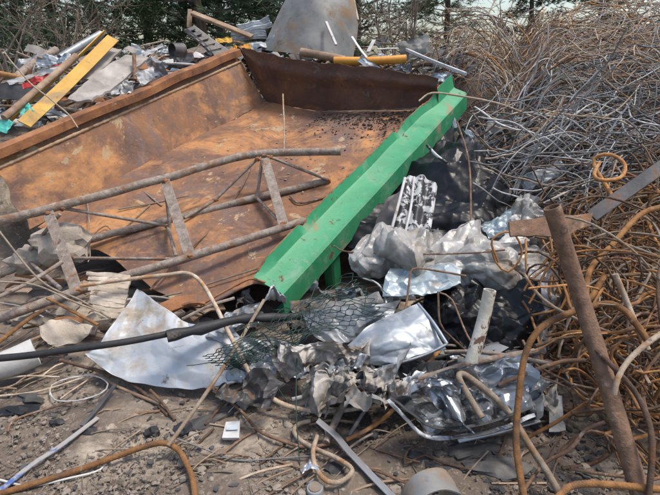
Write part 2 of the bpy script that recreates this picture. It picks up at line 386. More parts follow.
# floor, with its torn front edge (s as a function of t)
def front(t):
    e = [(0, .0), (.12, -.05), (.24, -.37), (.5, -.38), (.9, -.33), (1.3, -.27), (1.6, -.33), (1.9, -.29), (2.1, -.30)]
    for (a, x), (b, y) in zip(e, e[1:]):
        if t <= b: return x+(y-x)*(t-a)/(b-a)
    return -.3
def floor_pt(i, j):
    t = TW*j/20; a = front(t); s = a+(TL-a)*i/20
    k = .018*noise.noise(V((s*1.3, t*1.3, 0)))*2+.015*math.sin(s*2.2)
    k = k*min(1, .2+t/.6)-.03*max(0, 1-t/.5)
    if i == 0: s += .02*noise.noise(V((t*9, 2, 0)))
    return FL(s, t, k)
plate('floor', [[floor_pt(i, j) for j in range(21)] for i in range(21)], 'rust_tray', nu=90, nv=90, facet=((16, .010), (70, .002)), amp=.004, fs_=7, thick=.006, ridged=False, sharp=40)
def wall_front(k): return -.36+.10*(k/TH)+.02*math.sin(k*21)
def wall_pt(i, j, k0, k1):
    k = k0+(k1-k0)*j/6; a = wall_front(k); s = a+(TL-a)*i/16
    return WALL(s, k)+N_*(.02*noise.noise(V((s*1.4, k*2, 5))))
swl = plate('side_wall', [[wall_pt(i, j, .0, TH*.80) for j in range(7)] for i in range(17)], 'rust_tray', nu=70, nv=24, amp=.004, fs_=6, thick=.006, ridged=False, sharp=40,
      label='rusty sloping side wall with flaking ochre paint')
sw = plate('side_wall_top', [[wall_pt(i, j, TH*.815, TH) + (V_*.02) for j in range(7)] for i in range(17)], 'rust_tray', nu=70, nv=8, amp=.004, fs_=6, thick=.006, ridged=False, sharp=40)
wd = sweep(cr([WALL(s, TH*.805)+N_*.006 for s in np.linspace(-.27, TL, 14)], .02), ring(.014, 6), mod=lambda i: 1+.45*noise.noise(V((i*.7, 0, 0))))
mk('weld_seam', *wd, 'weld', swl, label='pale rusty weld seam along the side wall')
# rolled rim angle on top of the side wall: bent and uneven
rp_ = cr([WALL(s, TH+.012)+N_*(.02*noise.noise(V((s*2.1, 1, 1))))+V_*(.03*noise.noise(V((s*1.5, 7, 1)))) for s in np.linspace(-.45, TL+.02, 18)], .03)
rv_, rf_ = sweep(rp_, [(0, -.012), (.02, -.03), (.028, .05), (.02, .085), (-.045, .09), (-.05, .082), (.008, .075), (.012, 0)], up=N_)
mk('rim', rv_, rf_, 'rust_rim', sw, smooth=False, label='orange rusty folded rim along the side wall')
# back wall
def back_top(t):
    x = t/(TW+.31)
    return .40+.17*x+.018*math.sin(x*7)*(1-x)+.022*noise.noise(V((t*5, 0, 0)))+.012*noise.noise(V((t*17, 4, 0)))-.15*max(0, 1-t/1.3)
def back_pt(i, j):
    t = (TW+.31)*j/24; kt = back_top(t); lean = .02*math.sin(t*2.6)*(i/8)
    lo = 0 if t <= TW else (t-TW)*.53/.31
    k = lo+(kt-lo)*i/8
    bulge = .03*math.exp(-((i/8-.72)/.12)**2)
    return FL(TL-.01+.10*k+lean*.6-bulge, t, k)
plate('back_wall', [[back_pt(i, j) for j in range(25)] for i in range(9)], 'rust_back', nu=40, nv=110, facet=((8, .012), (40, .003)), amp=.003, fs_=5, thick=.006, ridged=False, edge=.010, sharp=24,
      label='dark brown back wall with a wavy top edge')
# green edge rail: torn lip, shelf, outer flange, return
rs = list(np.linspace(-.03, TL+.36, 90))
def lip_at(s):
    lip = .098+.008*noise.noise(V((s*9, 0, 3)))+.014*noise.noise(V((s*2.3, 5, 3)))
    for c, w in ((.50, .05), (1.86, .07)): lip *= 1-.5*max(0, 1-abs(s-c)/w)
    if s > 2.35: lip += .06*ss(2.35, 2.6, s)
    if s < .12: lip *= .35+.65*max(0, s+.03)/.15
    return lip
def ti_at(s): return .05+.012*noise.noise(V((s*2.6, 2, 8)))-.05*ss(2.2, 2.5, s)
def rail_rows():
    rows = []
    for q, s in enumerate(rs):
        b = .012*noise.noise(V((s*1.7, 9, 0))); ti = ti_at(s); lip = lip_at(s)
        rows.append([FL(s, ti+.03, lip+b), FL(s, ti, .03+b), FL(s, ti-.02, .016+b), FL(s, -.115, -.010+b), FL(s, -.127, -.020+b),
                     FL(s-.02*(s < .05), -.135, -.165+b), FL(s, -.127, -.175+b), FL(s, -.05, -.175+b)])
    return rows
def strip_geo(rows, thick):
    n = len(rows[0]); vs = [p for r in rows for p in r]; N = len(vs); fs = []
    for i in range(len(rows)):
        for j in range(n):
            a = rows[i][max(0, j-1)]; b = rows[i][min(n-1, j+1)]
            c = rows[min(len(rows)-1, i+1)][j]-rows[max(0, i-1)][j]
            vs.append(rows[i][j]-c.cross(b-a).normalized()*thick)
    for i in range(len(rows)-1):
        for j in range(n-1):
            a = i*n+j; fs.append((a, a+1, a+n+1, a+n)); fs.append((N+a, N+a+n, N+a+n+1, N+a+1))
        a = i*n; fs.append((a, a+n, N+a+n, N+a)); a = i*n+n-1; fs.append((a, N+a, N+a+n, a+n))
    for j in range(n-1):
        fs.append((j, N+j, N+j+1, j+1)); a = (len(rows)-1)*n+j; fs.append((a, a+1, N+a+1, N+a))
    return vs, fs
gv_, gf_ = strip_geo(rail_rows(), .006)
rail = mk('edge_rail', gv_, gf_, 'green_paint', tray, sharp=30, label='bright green painted steel edge rail, scratched and rusting at its torn lip')
post = []
for (s, h) in ((.56, .36), (1.5, .30)):
    bar('rail_post', [FL(s, -.075, -.17), FL(s, -.065, -.18-h)], .09, .10, 'green_paint', up=U_, parent=rail, step=.1)
tp = sweep(cr([FL(s, ti_at(s)+.03, lip_at(s)+.012*noise.noise(V((s*1.7, 9, 0)))) for s in np.linspace(.0, 2.6, 70)], .02), ring(.007, 5), mod=lambda i: .5+1.9*abs(noise.noise(V((i*.41, 0, 0)))))
mk('torn_lip', *tp, 'rust_rim', rail, label='ragged rusty torn edge of the green rail')
fe = sweep(cr([FL(-.02, 0, .02), FL(-.05, .1, .03), FL(-.2, .17, .02), FL(-.35, .23, .005)], .02), ring(.009, 5), mod=lambda i: .7+.9*abs(noise.noise(V((i*.6, 4, 0)))))
mk('torn_corner', *fe, 'rust_rim', tray)
# dirt and rubble caught in the tray: along the back wall
for nm, lo, hi, cnt, sz, mm in (('tray_debris', (.05, 1.9), (1.25, 2.45), 700, (.003, .012), 'crumb'), ('tray_gravel', (.1, .4), (1.8, 2.3), 260, (.003, .010), 'stone')):
    B = Bag()
    for q in range(cnt):
        t = U(lo[0], hi[0]); s = lo[1]+(hi[1]-lo[1])*(1-abs(R.gauss(0, .45)))
        if not -.1 < s < TL-.02: continue
        z = U(*sz)*(1 if R.random() < .93 else 2)
        B.add(lump_geo(FL(s, t, .018*noise.noise(V((s*1.3, t*1.3, 0)))*2+.015*math.sin(s*2.2)+z*.3), (z*U(.7, 1.8), z, z*.6), I1, .6, seed=q, rz=U(0, 6)))
    o = mk(nm, B.v, B.f, mm, None, 'dark crumbled debris lying on the rusty tray floor' if mm == 'crumb' else 'fine pale grit scattered over the rusty tray floor', 'debris', kind='stuff', smooth=False)

# ---------------------------------------------------------------- lattice truss lying across the tray
tr = thing('lattice_truss', 'long weathered steel lattice truss of pipes and straps lying across the rusty tray', 'truss', T(160, 240, .02))
A1 = [T(-60, 237, .42), T(60, 206, .40), T(165, 178, .36), T(235, 158, .33), T(264, 153.5, .32), T(290, 152, .31), T(341, 152, .30)]
A2 = [T(-60, 297, .06), T(0, 274, .05), T(90, 240, .05), T(165, 221, .05), T(255, 198, .06), T(330, 180, .06)]
A3 = [T(-60, 340, .20), T(0, 318, .19), T(90, 287, .17), T(190, 257, .13), T(305, 221, .10)]
tube('top_chord', A1, .0295, 'pipe_grey', parent=tr, sides=12, wob=.06, jit=.006)
tube('back_chord', A2, .0265, 'pipe_grey', parent=tr, sides=12, wob=.06, jit=.006)
tube('front_chord', A3, .027, 'pipe_grey', parent=tr, sides=12, wob=.06, jit=.006)
for a, b in (((48, 212, .39), (77, 291, .18)), ((165, 181, .35), (190, 256, .14)), ((264, 156, .31), (284, 226, .12))):
    bar('strap', [T(*a), T(*b)], .068, .012, 'pipe_grey', up=V((0, -.8, .6)), parent=tr, step=.05, rag=.002)
for a, b, r in (((62, 208, .38), (168, 226, .06), .012), ((72, 258, .14), (178, 259, .10), .011), ((258, 158, .31), (215, 200, .10), .012), ((215, 200, .10), (185, 218, .07), .012),
                ((262, 160, .31), (257, 198, .07), .012), ((270, 157, .30), (328, 180, .08), .012), ((257, 198, .08), (277, 219, .13), .012), ((165, 184, .34), (170, 228, .07), .012),
                ((168, 228, .07), (176, 256, .14), .012), ((60, 214, .38), (20, 262, .07), .012), ((25, 258, .06), (60, 288, .18), .012)):
    tube('brace', [T(*a), T(*b)], r, 'pipe_grey', parent=tr, sides=7, wob=.08)
for q, a in enumerate(((48, 213, .39), (77, 290, .185), (165, 181, .355), (190, 256, .145), (264, 156, .315), (284, 224, .125), (258, 159, .31), (215, 200, .10), (257, 198, .075), (270, 157, .305), (328, 180, .075), (168, 227, .065), (72, 258, .14), (62, 209, .385))):
    g_ = lump_geo(T(*a), (.022, .018, .016), I2, .5, 2.5, seed=q); mk('weld_bead', g_[0], g_[1], 'rust_rim', tr, sharp=30)
tube('thin_rod', [T(284, 155, .01), T(284, 125, .2), T(283, 94, .4)], .007, 'rebar_tan', 'thin rusty rod standing upright in the middle of the tray', 'rod', jit=.004)
tube('bent_wire', [T(290, 196, .05), T(300, 203, .05), T(330, 196, .05), T(352, 188, .04), T(372, 180, .03)], .008, 'rebar_brown', 'brown bent wire lying on the tray floor beside the end of the truss', 'wire')
tube('bent_wire', [T(150, 290, .03), T(175, 262, .04), T(215, 225, .03), T(240, 190, .05), T(252, 165, .06)], .007, 'rebar_brown', 'thin brown wire curving up the tray floor under the truss', 'wire')
tube('bent_wire', [T(60, 205, .05), T(85, 196, .04), T(90, 250, .05), T(88, 262, .05)], .004, 'rebar_tan', 'fine tan wire dangling below the truss over the ochre patches', 'wire')
tube('bent_wire', [T(85, 242, .03), T(105, 226, .02), T(118, 232, .02), T(150, 205, .02)], .005, 'rebar_tan', 'fine crooked tan wire on the rusty tray under the first truss strap', 'wire')
for k, (a, b) in enumerate((((140, 188), (162, 206)), ((205, 285), (258, 268)), ((118, 210), (190, 196)), ((150, 300), (182, 292)))):
    tube('tray_twig', [T(*a, .015), T(*b, .02)], .006, 'twig', ['short brown twig under the top chord of the truss', 'thin twig on the tray floor near the green rail corner', 'pale thin twig across the middle of the rusty tray', 'short stick at the torn front edge of the tray'][k], 'twig', jit=.01)

# ---------------------------------------------------------------- sheets and rubbish in front of the tray
def zc(rows): return [[Z(*p) for p in r] for r in rows]
sheet('metal_sheet', zc([[(138, 289, .36), (160, 304, .35), (188, 322, .29), (214, 331, .23)], [(118, 318, .28), (150, 326, .26), (192, 346, .21), (240, 348, .17)],
      [(98, 345, .20), (135, 356, .15), (188, 367, .13), (254, 364, .11)], [(86, 354, .16), (122, 379, .07), (192, 389, .05), (262, 383, .05)]]), 'galv_white',
      'large pale galvanised sheet bent in front of the tray, under the black hose', 'sheet metal', nu=90, nv=110, facet=((9, .016), (70, .004)), amp=.004, fs_=3, thick=.0016, edge=.006, seed=1, sharp=16)
sheet('metal_sheet', zc([[(186, 332, .23), (225, 334, .25), (272, 342, .24)], [(194, 356, .16), (232, 352, .19), (272, 362, .16)], [(200, 384, .08), (240, 382, .10), (274, 384, .09)]]), 'galv',
      'crumpled shiny sheet scrap between the pale sheet and the foil bundles', 'sheet metal', nu=80, nv=80, facet=((18, .028), (120, .008)), amp=.01, fs_=5, thick=.0015, edge=.02, seed=3, sharp=16)
tube('black_hose', [Z(-25, 361, .30), Z(40, 354, .31), Z(110, 344, .33), Z(172, 333, .33), Z(215, 325, .33), Z(262, 314, .30)], .0155, 'rubber', 'long black hose lying across the pale galvanised sheet', 'hose', sides=12, wob=.03, jit=.004)
tube('hose_wrap', [Z(168, 336, .335), Z(200, 329, .335), Z(235, 321, .33), Z(285, 316, .28), Z(330, 312, .25), Z(395, 292, .27), Z(450, 288, .28)], .024, 'rubber', 'lumpy dark wrapped cable running from the hose under the wire mesh', 'cable', sides=12, wob=.55, jit=.012)
hollow('white_pipe', [Z(-30, 372, .10), Z(5, 364, .12), Z(36, 352, .14)], .068, 'white_dirty', 'thick cream white pipe with a broken end at the left edge', 'pipe', wall=.1, sides=22, dents=.12)
sheet('board_flake', zc([[(38, 326, .24), (62, 320, .24), (94, 325, .22)], [(40, 336, .20), (66, 332, .19), (90, 334, .18)], [(48, 345, .15), (66, 346, .13), (80, 343, .13)]]), 'wood_pale',
      'broken pale flake of board beside the cream pipe', 'board', nu=18, nv=18, amp=.012, fs_=9, thick=.014, edge=.02, seed=8, sharp=20)
def lump(name, px, py, z, size, m, label, cat, rough=.35, seed=0, group=None, rz=0, src=I3, fr=1.6, sharp=22):
    vs, fs = lump_geo(Z(px, py, z), size, src, rough, fr, seed, rz)
    return mk(name, vs, fs, m, None, label, cat, group, sharp=sharp)
lump('concrete_lump', 62, 246, .36, (.20, .13, .13), 'concrete', 'pale broken concrete lump behind the first strap of the truss', 'concrete', .5, 3)
lump('concrete_lump', 30, 262, .24, (.12, .10, .10), 'concrete', 'smaller concrete lump at the left below the tray edge', 'concrete', .5, 9)
# stack of warped pale laminations under the truss
lam = thing('plywood_stack', 'block of split pale plywood layers under the truss by the galvanised sheet', 'plywood', Z(108, 310, .2))
for q in range(9):
    y0 = 271+q*4.8
    sheet('ply_layer', zc([[(87+q*.8, y0, .43-q*.02), (108, y0+2, .42-q*.02), (131-q*.9, y0+4, .41-q*.02)], [(86+q*.9, y0+4, .41-q*.02), (107, y0+7, .40-q*.02), (130-q, y0+9, .39-q*.02)]]), 'wood_pale',
          parent=lam, nu=5, nv=12, amp=.006, fs_=11, thick=.012, edge=.010, seed=q, sharp=20)
sheet('foil_bundle', zc([[(266, 338, .30), (300, 344, .31), (335, 343, .31), (372, 350, .28)], [(272, 362, .22), (300, 352, .27), (335, 354, .27), (368, 356, .24)], [(285, 382, .14), (305, 366, .18), (335, 366, .20), (366, 370, .17)]]), 'paper_foil',
      'crumpled off white foil sheet with a torn dirty edge, upper of two', 'foil', nu=90, nv=110, facet=((26, .030), (200, .010)), amp=.012, fs_=6, thick=.0015, edge=.02, seed=5, sharp=16)
sheet('foil_bundle', zc([[(303, 380, .20), (325, 372, .23), (350, 370, .23), (385, 372, .20)], [(303, 394, .12), (325, 382, .20), (350, 381, .20), (378, 378, .18)], [(306, 407, .05), (322, 397, .11), (345, 392, .12), (372, 386, .13)]]), 'paper_foil',
      'crumpled off white foil sheet on the ground, lower of two', 'foil', nu=90, nv=100, facet=((26, .028), (200, .009)), amp=.012, fs_=6, thick=.0015, edge=.02, seed=7, sharp=16)
# bent galvanised duct in the middle
du = thing('duct_panel', 'bent bluish galvanised duct panel with folded edge in the centre', 'sheet metal', Z(400, 350, .12))
sheet('panel', zc([[(418, 305, .36), (432, 322, .33), (446, 344, .28)], [(385, 316, .33), (405, 332, .32), (428, 352, .25)], [(350, 345, .24), (378, 348, .26), (405, 359, .22)], [(335, 364, .16), (362, 364, .17), (385, 366, .18)]]), 'galv', parent=du, nu=60, nv=50, facet=((7, .014), (50, .003)), amp=.003, fs_=4, thick=.002, edge=.004, seed=11, sharp=16)
tube('folded_edge', [Z(418, 304, .365), Z(432, 321, .335), Z(447, 344, .285)], .009, 'galv', parent=du, wob=.1)
tube('folded_edge', [Z(447, 344, .285), Z(428, 353, .252), Z(404, 361, .222), Z(383, 367, .18)], .007, 'galv', parent=du, wob=.15, jit=.006)
sheet('metal_sheet', zc([[(300, 312, .32), (345, 306, .34), (400, 302, .36)], [(310, 330, .24), (350, 322, .27), (392, 314, .30)], [(330, 348, .16), (355, 338, .19), (380, 326, .24)]]), 'galv_dull',
      'grey sheet lying under the duct panel beside the wire mesh', 'sheet metal', nu=50, nv=60, facet=((10, .016), (60, .004)), amp=.006, fs_=4, thick=.002, edge=.012, seed=12, sharp=16)
sheet('metal_sheet', [[P(392, 272, 2.86), P(420, 266, 2.84), P(462, 266, 2.78)], [P(384, 284, 2.80), P(418, 280, 2.76), P(460, 280, 2.70)], [P(382, 297, 2.74), P(418, 295, 2.68), P(452, 290, 2.66)]], 'bluish_sheet',
      'pale blue sheet panel just below the plastic bags', 'sheet metal', nu=60, nv=70, facet=((14, .018), (80, .005)), amp=.006, fs_=4, thick=.002, edge=.012, seed=13, sharp=16)
sheet('metal_sheet', zc([[(290, 300, .34), (330, 300, .32), (378, 292, .34)], [(290, 311, .29), (332, 311, .28), (382, 302, .30)], [(300, 320, .24), (332, 320, .24), (380, 310, .26)]]), 'zinc_old',
      'dull grey sheet edge under the wire mesh below the green rail', 'sheet metal', nu=40, nv=60, facet=((12, .014), (80, .004)), amp=.006, fs_=4, thick=.002, edge=.012, seed=14, sharp=16)
sheet('metal_sheet', zc([[(300, 398, .03), (330, 408, .025), (368, 402, .03)], [(285, 404, .015), (330, 414, .015), (372, 410, .02)]]), 'dark_metal', 'thin dark flat strip on the earth under the lower foil sheet', 'sheet metal', nu=8, nv=24, amp=.006, fs_=8, thick=.002, seed=15)
# black plastic in the hollow behind, then a black sheet painting in shade
sheet('black_sheet', [[P(447, 130, 4.6), P(462, 128, 4.55), P(478, 132, 4.5), P(490, 150, 4.4)], [P(410, 168, 4.15), P(445, 168, 4.0), P(475, 172, 3.95), P(500, 190, 3.95)],
      [P(372, 208, 3.75), P(430, 206, 3.6), P(475, 207, 3.55), P(505, 220, 3.55)], [P(338, 246, 3.5), P(410, 252, 3.35), P(485, 252, 3.25), P(530, 258, 3.2)]], 'black_plastic',
      'crumpled shiny black plastic sheeting in the hollow beside the green rail', 'plastic sheeting', nu=130, nv=130, facet=((22, .05), (150, .016), (500, .004)), amp=.03, fs_=2.5, thick=.0012, edge=.06, seed=21, sharp=16)
sheet('black_sheet', zc([[(425, 290, .34), (470, 286, .36), (535, 295, .34)], [(420, 325, .20), (470, 322, .24), (535, 340, .18)], [(425, 370, .05), (470, 365, .07), (540, 380, .05)]]), 'black_plastic',
      'black sheet standing in for the dark hollow under the peeling white pole', 'plastic sheeting', nu=110, nv=110, facet=((18, .04), (130, .012), (400, .003)), amp=.03, fs_=3, thick=.0012, edge=.08, seed=23, sharp=16)  # crumpled black sheet stands in for the shade of a dark hollow
# flaky ribbed panel
rb = thing('ribbed_panel', 'ribbed metal panel with flaking black and white paint standing beside the green rail', 'metal panel', P(412, 235, 3.05))
sheet('panel', [[P(406, 178, 3.30), P(422, 176, 3.30), P(437, 186, 3.30)], [P(400, 205, 3.18), P(418, 204, 3.18), P(434, 208, 3.18)], [P(391, 238, 3.06), P(412, 238, 3.05), P(430, 236, 3.05)]], 'flaky_white', parent=rb, nu=26, nv=40, amp=.008, fs_=7, thick=.003, corr=(2.5, .012, True), seed=25, sharp=35)
tube('panel_edge', [P(405, 178, 3.29), P(398, 206, 3.16), P(389, 238, 3.04)], .010, 'white_dirty', parent=rb)
tube('panel_edge', [P(414, 177, 3.27), P(411, 206, 3.14), P(404, 238, 3.02)], .008, 'white_dirty', parent=rb)
sheet('metal_scrap', [[P(385, 200, 3.45), P(400, 192, 3.5), P(415, 180, 3.55)], [P(380, 215, 3.4), P(396, 208, 3.4), P(410, 200, 3.45)], [P(372, 232, 3.3), P(390, 228, 3.3), P(402, 224, 3.35)]], 'dark_metal', 'dark bent sheet scrap behind the ribbed panel', 'scrap', nu=16, nv=16, amp=.03, fs_=8, thick=.002, seed=27)
tube('thin_rod', [P(427, 145, 3.5), P(436, 155, 3.45), P(447, 163, 3.4)], .011, 'flaky_white', 'short white flaking rod at the top of the black sheeting', 'rod')
# plastic bags
def bag(name, pts, z, m, label, seed, amp=.035, nu=120, **k):
    return sheet(name, pts, m, label, 'plastic bag', nu=nu, nv=nu, amp=amp*.5, fs_=4.5, thick=.0012, facet=((16, amp*1.1), (90, amp*.45), (420, amp*.10)), edge=.03, seed=seed, sharp=22, **k)
bag('plastic_bag', [[P(362, 240, 3.06), P(390, 233, 3.08), P(425, 233, 3.08), P(444, 240, 3.04)], [P(348, 255, 2.98), P(385, 246, 2.90), P(425, 244, 2.90), P(447, 252, 2.98)],
     [P(352, 270, 2.95), P(388, 262, 2.86), P(425, 256, 2.87), P(446, 262, 2.95)], [P(366, 286, 3.0), P(395, 274, 2.96), P(425, 268, 2.98), P(442, 268, 3.02)]], 0, 'bag_plastic', 'cloudy white plastic bag bundle at the foot of the ribbed panel', 31)
bag('plastic_bag', [[P(448, 240, 3.0), P(476, 221, 3.02), P(505, 232, 3.0), P(546, 246, 2.95)], [P(425, 262, 2.90), P(470, 246, 2.82), P(510, 252, 2.80), P(544, 262, 2.86)],
     [P(428, 276, 2.86), P(472, 266, 2.76), P(512, 270, 2.74), P(540, 276, 2.82)], [P(446, 285, 2.9), P(476, 290, 2.80), P(510, 291, 2.80), P(536, 286, 2.86)]], 0, 'bag_plastic', 'large white plastic bag draped above the peeling pole', 33)
bag('plastic_bag', [[P(516, 202, 2.98), P(526, 194, 3.0), P(536, 206, 3.0)], [P(508, 222, 2.95), P(524, 218, 2.88), P(545, 226, 2.95)], [P(508, 246, 2.95), P(526, 244, 2.88), P(550, 250, 2.92)]], 0, 'bag_plastic', 'small upright white bag left of the rusty flat plate', 35, amp=.03, nu=60)
bag('plastic_film', [[P(522, 275, 2.72), P(536, 268, 2.7), P(552, 275, 2.72)], [P(525, 310, 2.66), P(540, 305, 2.62), P(556, 312, 2.66)], [P(524, 345, 2.6), P(540, 345, 2.56), P(556, 345, 2.6)], [P(522, 376, 2.55), P(540, 380, 2.52), P(552, 374, 2.55)]], 0, 'film', 'clear plastic film hanging down among the rusty coils', 37, amp=.025, nu=60)
bag('plastic_film', [[P(480, 228, 3.12), P(500, 215, 3.14), P(520, 212, 3.14)], [P(490, 240, 3.06), P(508, 236, 3.0), P(522, 232, 3.05)]], 0, 'bluish_sheet', 'pale blue plastic scrap tucked behind the large bag', 39, amp=.015, nu=40)
# peeling pole
hollow('peeling_pole', [Z(490, 290, .60), Z(483, 322, .46), Z(471, 363, .30)], .0275, 'peel_pole', 'cream pole with peeling paint leaning below the plastic bag', 'pole', wall=.2, sides=14, dents=.10)
# torn car part
cp = thing('car_panel', 'torn black and silver car body panel lying on the ground', 'car part', Z(460, 430, .02))
sheet('shell', zc([[(392, 400, .22), (424, 378, .30), (468, 366, .32), (520, 358, .32)], [(405, 416, .18), (440, 402, .19), (480, 392, .25), (528, 380, .26)], [(428, 436, .12), (455, 430, .13), (490, 424, .16), (534, 410, .20)]]), 'car_metal', parent=cp, nu=90, nv=110, facet=((20, .035), (140, .008)), amp=.012, fs_=4, thick=.002, edge=.02, seed=41, sharp=16)
sheet('flap', zc([[(420, 386, .34), (440, 378, .37), (462, 384, .33)], [(428, 398, .28), (446, 394, .31), (460, 398, .28)], [(448, 416, .21), (456, 410, .23), (460, 412, .22)]]), 'car_metal', parent=cp, nu=50, nv=50, facet=((12, .03), (60, .008)), amp=.01, fs_=6, thick=.002, edge=.01, seed=43, sharp=16)
bar('lower_edge', [Z(388, 401, .24), Z(404, 418, .20), Z(428, 438, .14), Z(462, 437, .15), Z(500, 429, .17), Z(534, 416, .20)], .018, .004, 'car_metal', parent=cp, step=.025, jit=.022, rag=.004)
bar('inner_edge', [Z(394, 400, .255), Z(414, 416, .23), Z(436, 429, .19), Z(480, 425, .20), Z(530, 408, .23)], .012, .004, 'rubber', parent=cp, step=.025, jit=.022, rag=.003)
bar('trim_strip', [Z(458, 441, .05), Z(500, 432, .06), Z(540, 421, .08)], .016, .008, 'alu', parent=cp, step=.04, jit=.004)
sheet('metal_sheet', zc([[(478, 372, .30), (500, 358, .33), (522, 362, .30)], [(482, 392, .22), (505, 378, .26), (524, 385, .22)], [(490, 408, .14), (508, 400, .17), (522, 406, .14)]]), 'galv', 'bright silver sheet scrap propped behind the bent hook rebar', 'sheet metal', nu=60, nv=60, facet=((10, .026), (70, .007)), amp=.01, fs_=5, thick=.002, edge=.012, seed=45, sharp=16)
sheet('metal_sheet', zc([[(548, 395, .10), (556, 395, .10), (562, 396, .10)], [(549, 412, .06), (557, 412, .06), (563, 412, .06)], [(549, 432, .03), (558, 432, .03), (566, 430, .03)]]), 'galv_dull', 'small upright grey strip standing behind the rusty coils', 'sheet metal', nu=16, nv=8, amp=.004, fs_=8, thick=.008, seed=46)
# aluminium strip
bar('aluminium_strip', [Z(318, 420, .10), Z(324, 425, .085), Z(337, 436, .06), Z(350, 452, .05), Z(372, 475, .035), Z(402, 505, .02)], .034, .006, 'alu', up=V((.15, .1, 1)), label='bent flat aluminium strip lying across the bottom foreground', cat='metal strip', step=.02, jit=.006)
# stub of pipe at the bottom edge
hollow('pipe_stub', [Z(424, 487, .085), Z(430, 497, .08), Z(437, 510, .075)], .098, 'zinc_old', 'cut open end of a dull dark grey pipe at the bottom edge', 'pipe', wall=.06, sides=32, dents=.22, step=.012)
# small things on the earth
bx_ = thing('small_box', 'small white and blue printed carton on the earth', 'carton', Z(231, 432, .03))
sheet('carton', zc([[(226, 422, .075), (240, 421, .075)], [(222, 438, .045), (239, 438, .045)]]), 'white_dirty', parent=bx_, nu=6, nv=6, amp=.003, fs_=9, thick=.02, seed=51)
sheet('printed_panel', zc([[(227, 425, .0745), (238, 424.4, .0745)], [(226, 430, .066), (238, 429.6, .066)]]), 'bluish_sheet', parent=bx_, nu=4, nv=4, amp=.002, fs_=9, thick=.002, seed=51)
sheet('can_scrap', zc([[(303, 466, .05), (310, 463, .05), (318, 466, .045)], [(304, 473, .03), (312, 472, .04), (319, 474, .03)]]), 'alu', 'tiny crushed foil scrap beside the rusty hook', 'foil', nu=12, nv=12, amp=.03, fs_=20, thick=.001, seed=53)
cl_ = thing('round_cap', 'round dull metal cap lying at the bottom edge', 'cap', Z(315, 490, .01))
for nm, r0, hh, mm in (('cap_body', .032, .012, 'galv_dull'), ('cap_ring', .024, .016, 'zinc_old')):
    c = Z(315, 490, .012); vs = [c+V((r0*math.cos(a)*q, r0*math.sin(a)*q, z)) for q, z in ((1, -.01), (1, hh-.003), (.93, hh), (.0001, hh-.001)) for a in np.linspace(0, 2*math.pi, 25)[:-1]]
    mk(nm, vs, [(i*24+j, i*24+(j+1) % 24, (i+1)*24+(j+1) % 24, (i+1)*24+j) for i in range(3) for j in range(24)], mm, cl_, sharp=40)

# ---------------------------------------------------------------- rebar and wire one can follow through the picture
def rod(pts, r, m, label, cat='rebar', name='rebar', **k): return tube(name, [Z(*p) for p in pts], r*.88, m, label, cat, **k)
rod([(-15, 498, .02), (40, 482, .025), (90, 466, .03), (140, 448, .05), (163, 443, .06), (178, 450, .05), (187, 465, .04), (193, 482, .03), (196, 510, .02)], .0125, 'rebar_orange', 'bright orange rusty rebar bent over at its right end in the bottom left foreground', rib=.12)
rod([(264, 300, .38), (245, 332, .30), (225, 365, .22), (200, 402, .14), (168, 446, .07)], .0095, 'rebar_tan', 'straight tan rebar leaning from the green rail corner down to the orange rebar', rib=.12)
rod([(80, 286, .40), (130, 279, .42), (165, 275, .44), (186, 273, .44), (200, 281, .42), (214, 303, .37), (235, 345, .27), (256, 383, .14), (275, 400, .09), (300, 409, .06), (335, 411, .05), (380, 405, .06)], .0115, 'rebar_tan', 'long tan rebar bent over the tray front edge and curling along the ground', rib=.12)
rod([(326, 443, .03), (336, 420, .05), (348, 398, .10), (365, 388, .15), (392, 384, .17), (430, 376, .19), (478, 362, .25), (545, 350, .30)], .0185, 'pipe_grey', 'grey brown bent pipe rising from the ground beside the lower foil sheet', 'pipe', 'bent_pipe', sides=10, wob=.06)
rod([(317, 436, .06), (313, 452, .06), (316, 468, .05), (327, 481, .04), (342, 481, .04), (352, 470, .05), (338, 459, .05), (318, 450, .04), (300, 440, .03), (294, 431, .03), (299, 424, .03), (310, 421, .03)], .0105, 'rebar_tan', 'rusty rebar bent into a loose hook on the bottom foreground earth', rib=.1)
rod([(346, 440, .03), (370, 428, .04), (392, 411, .06), (405, 392, .10), (418, 375, .14), (440, 350, .20)], .0105, 'rebar_orange', 'orange rusty rod rising to the right behind the aluminium strip', rib=.1)
rod([(349, 436, .02), (364, 412, .06), (382, 388, .12)], .010, 'zinc_old', 'straight grey conduit leaning between the pipe and the orange rod', 'conduit', 'conduit', wob=.04)
rod([(60, 360, .10), (120, 378, .05), (150, 398, .02), (168, 415, .02)], .010, 'rebar_brown', 'brown rod lying under the front edge of the pale sheet')
rod([(175, 438, .07), (205, 449, .03), (235, 460, .015), (270, 459, .015), (312, 456, .03)], .0042, 'wire_grey', 'thin grey wire kinked across the earth to the rusty hook', 'wire', 'wire')
rod([(224, 396, .06), (242, 412, .04), (258, 430, .03), (280, 440, .03), (305, 447, .02), (330, 444, .02)], .0075, 'rebar_brown', 'dark rusty rod bent along the earth below the foil sheets', rib=.1)
rod([(205, 425, .02), (225, 402, .05), (245, 385, .10), (275, 372, .15)], .0075, 'rebar_brown', 'dark rusty rod running up under the crumpled sheet scrap')
rod([(175, 420, .02), (160, 400, .05), (150, 390, .07)], .008, 'rebar_brown', 'short rusty rod poking out under the pale sheet')
rod([(0, 396, .02), (40, 391, .02), (85, 377, .03)], .006, 'rebar_tan', 'tan stick lying on the earth below the cream pipe', 'stick', 'stick')
rod([(8, 432, .02), (14, 420, .03), (50, 408, .02), (72, 402, .03)], .006, 'rebar_brown', 'rusty bent rod on the earth at the lower left')
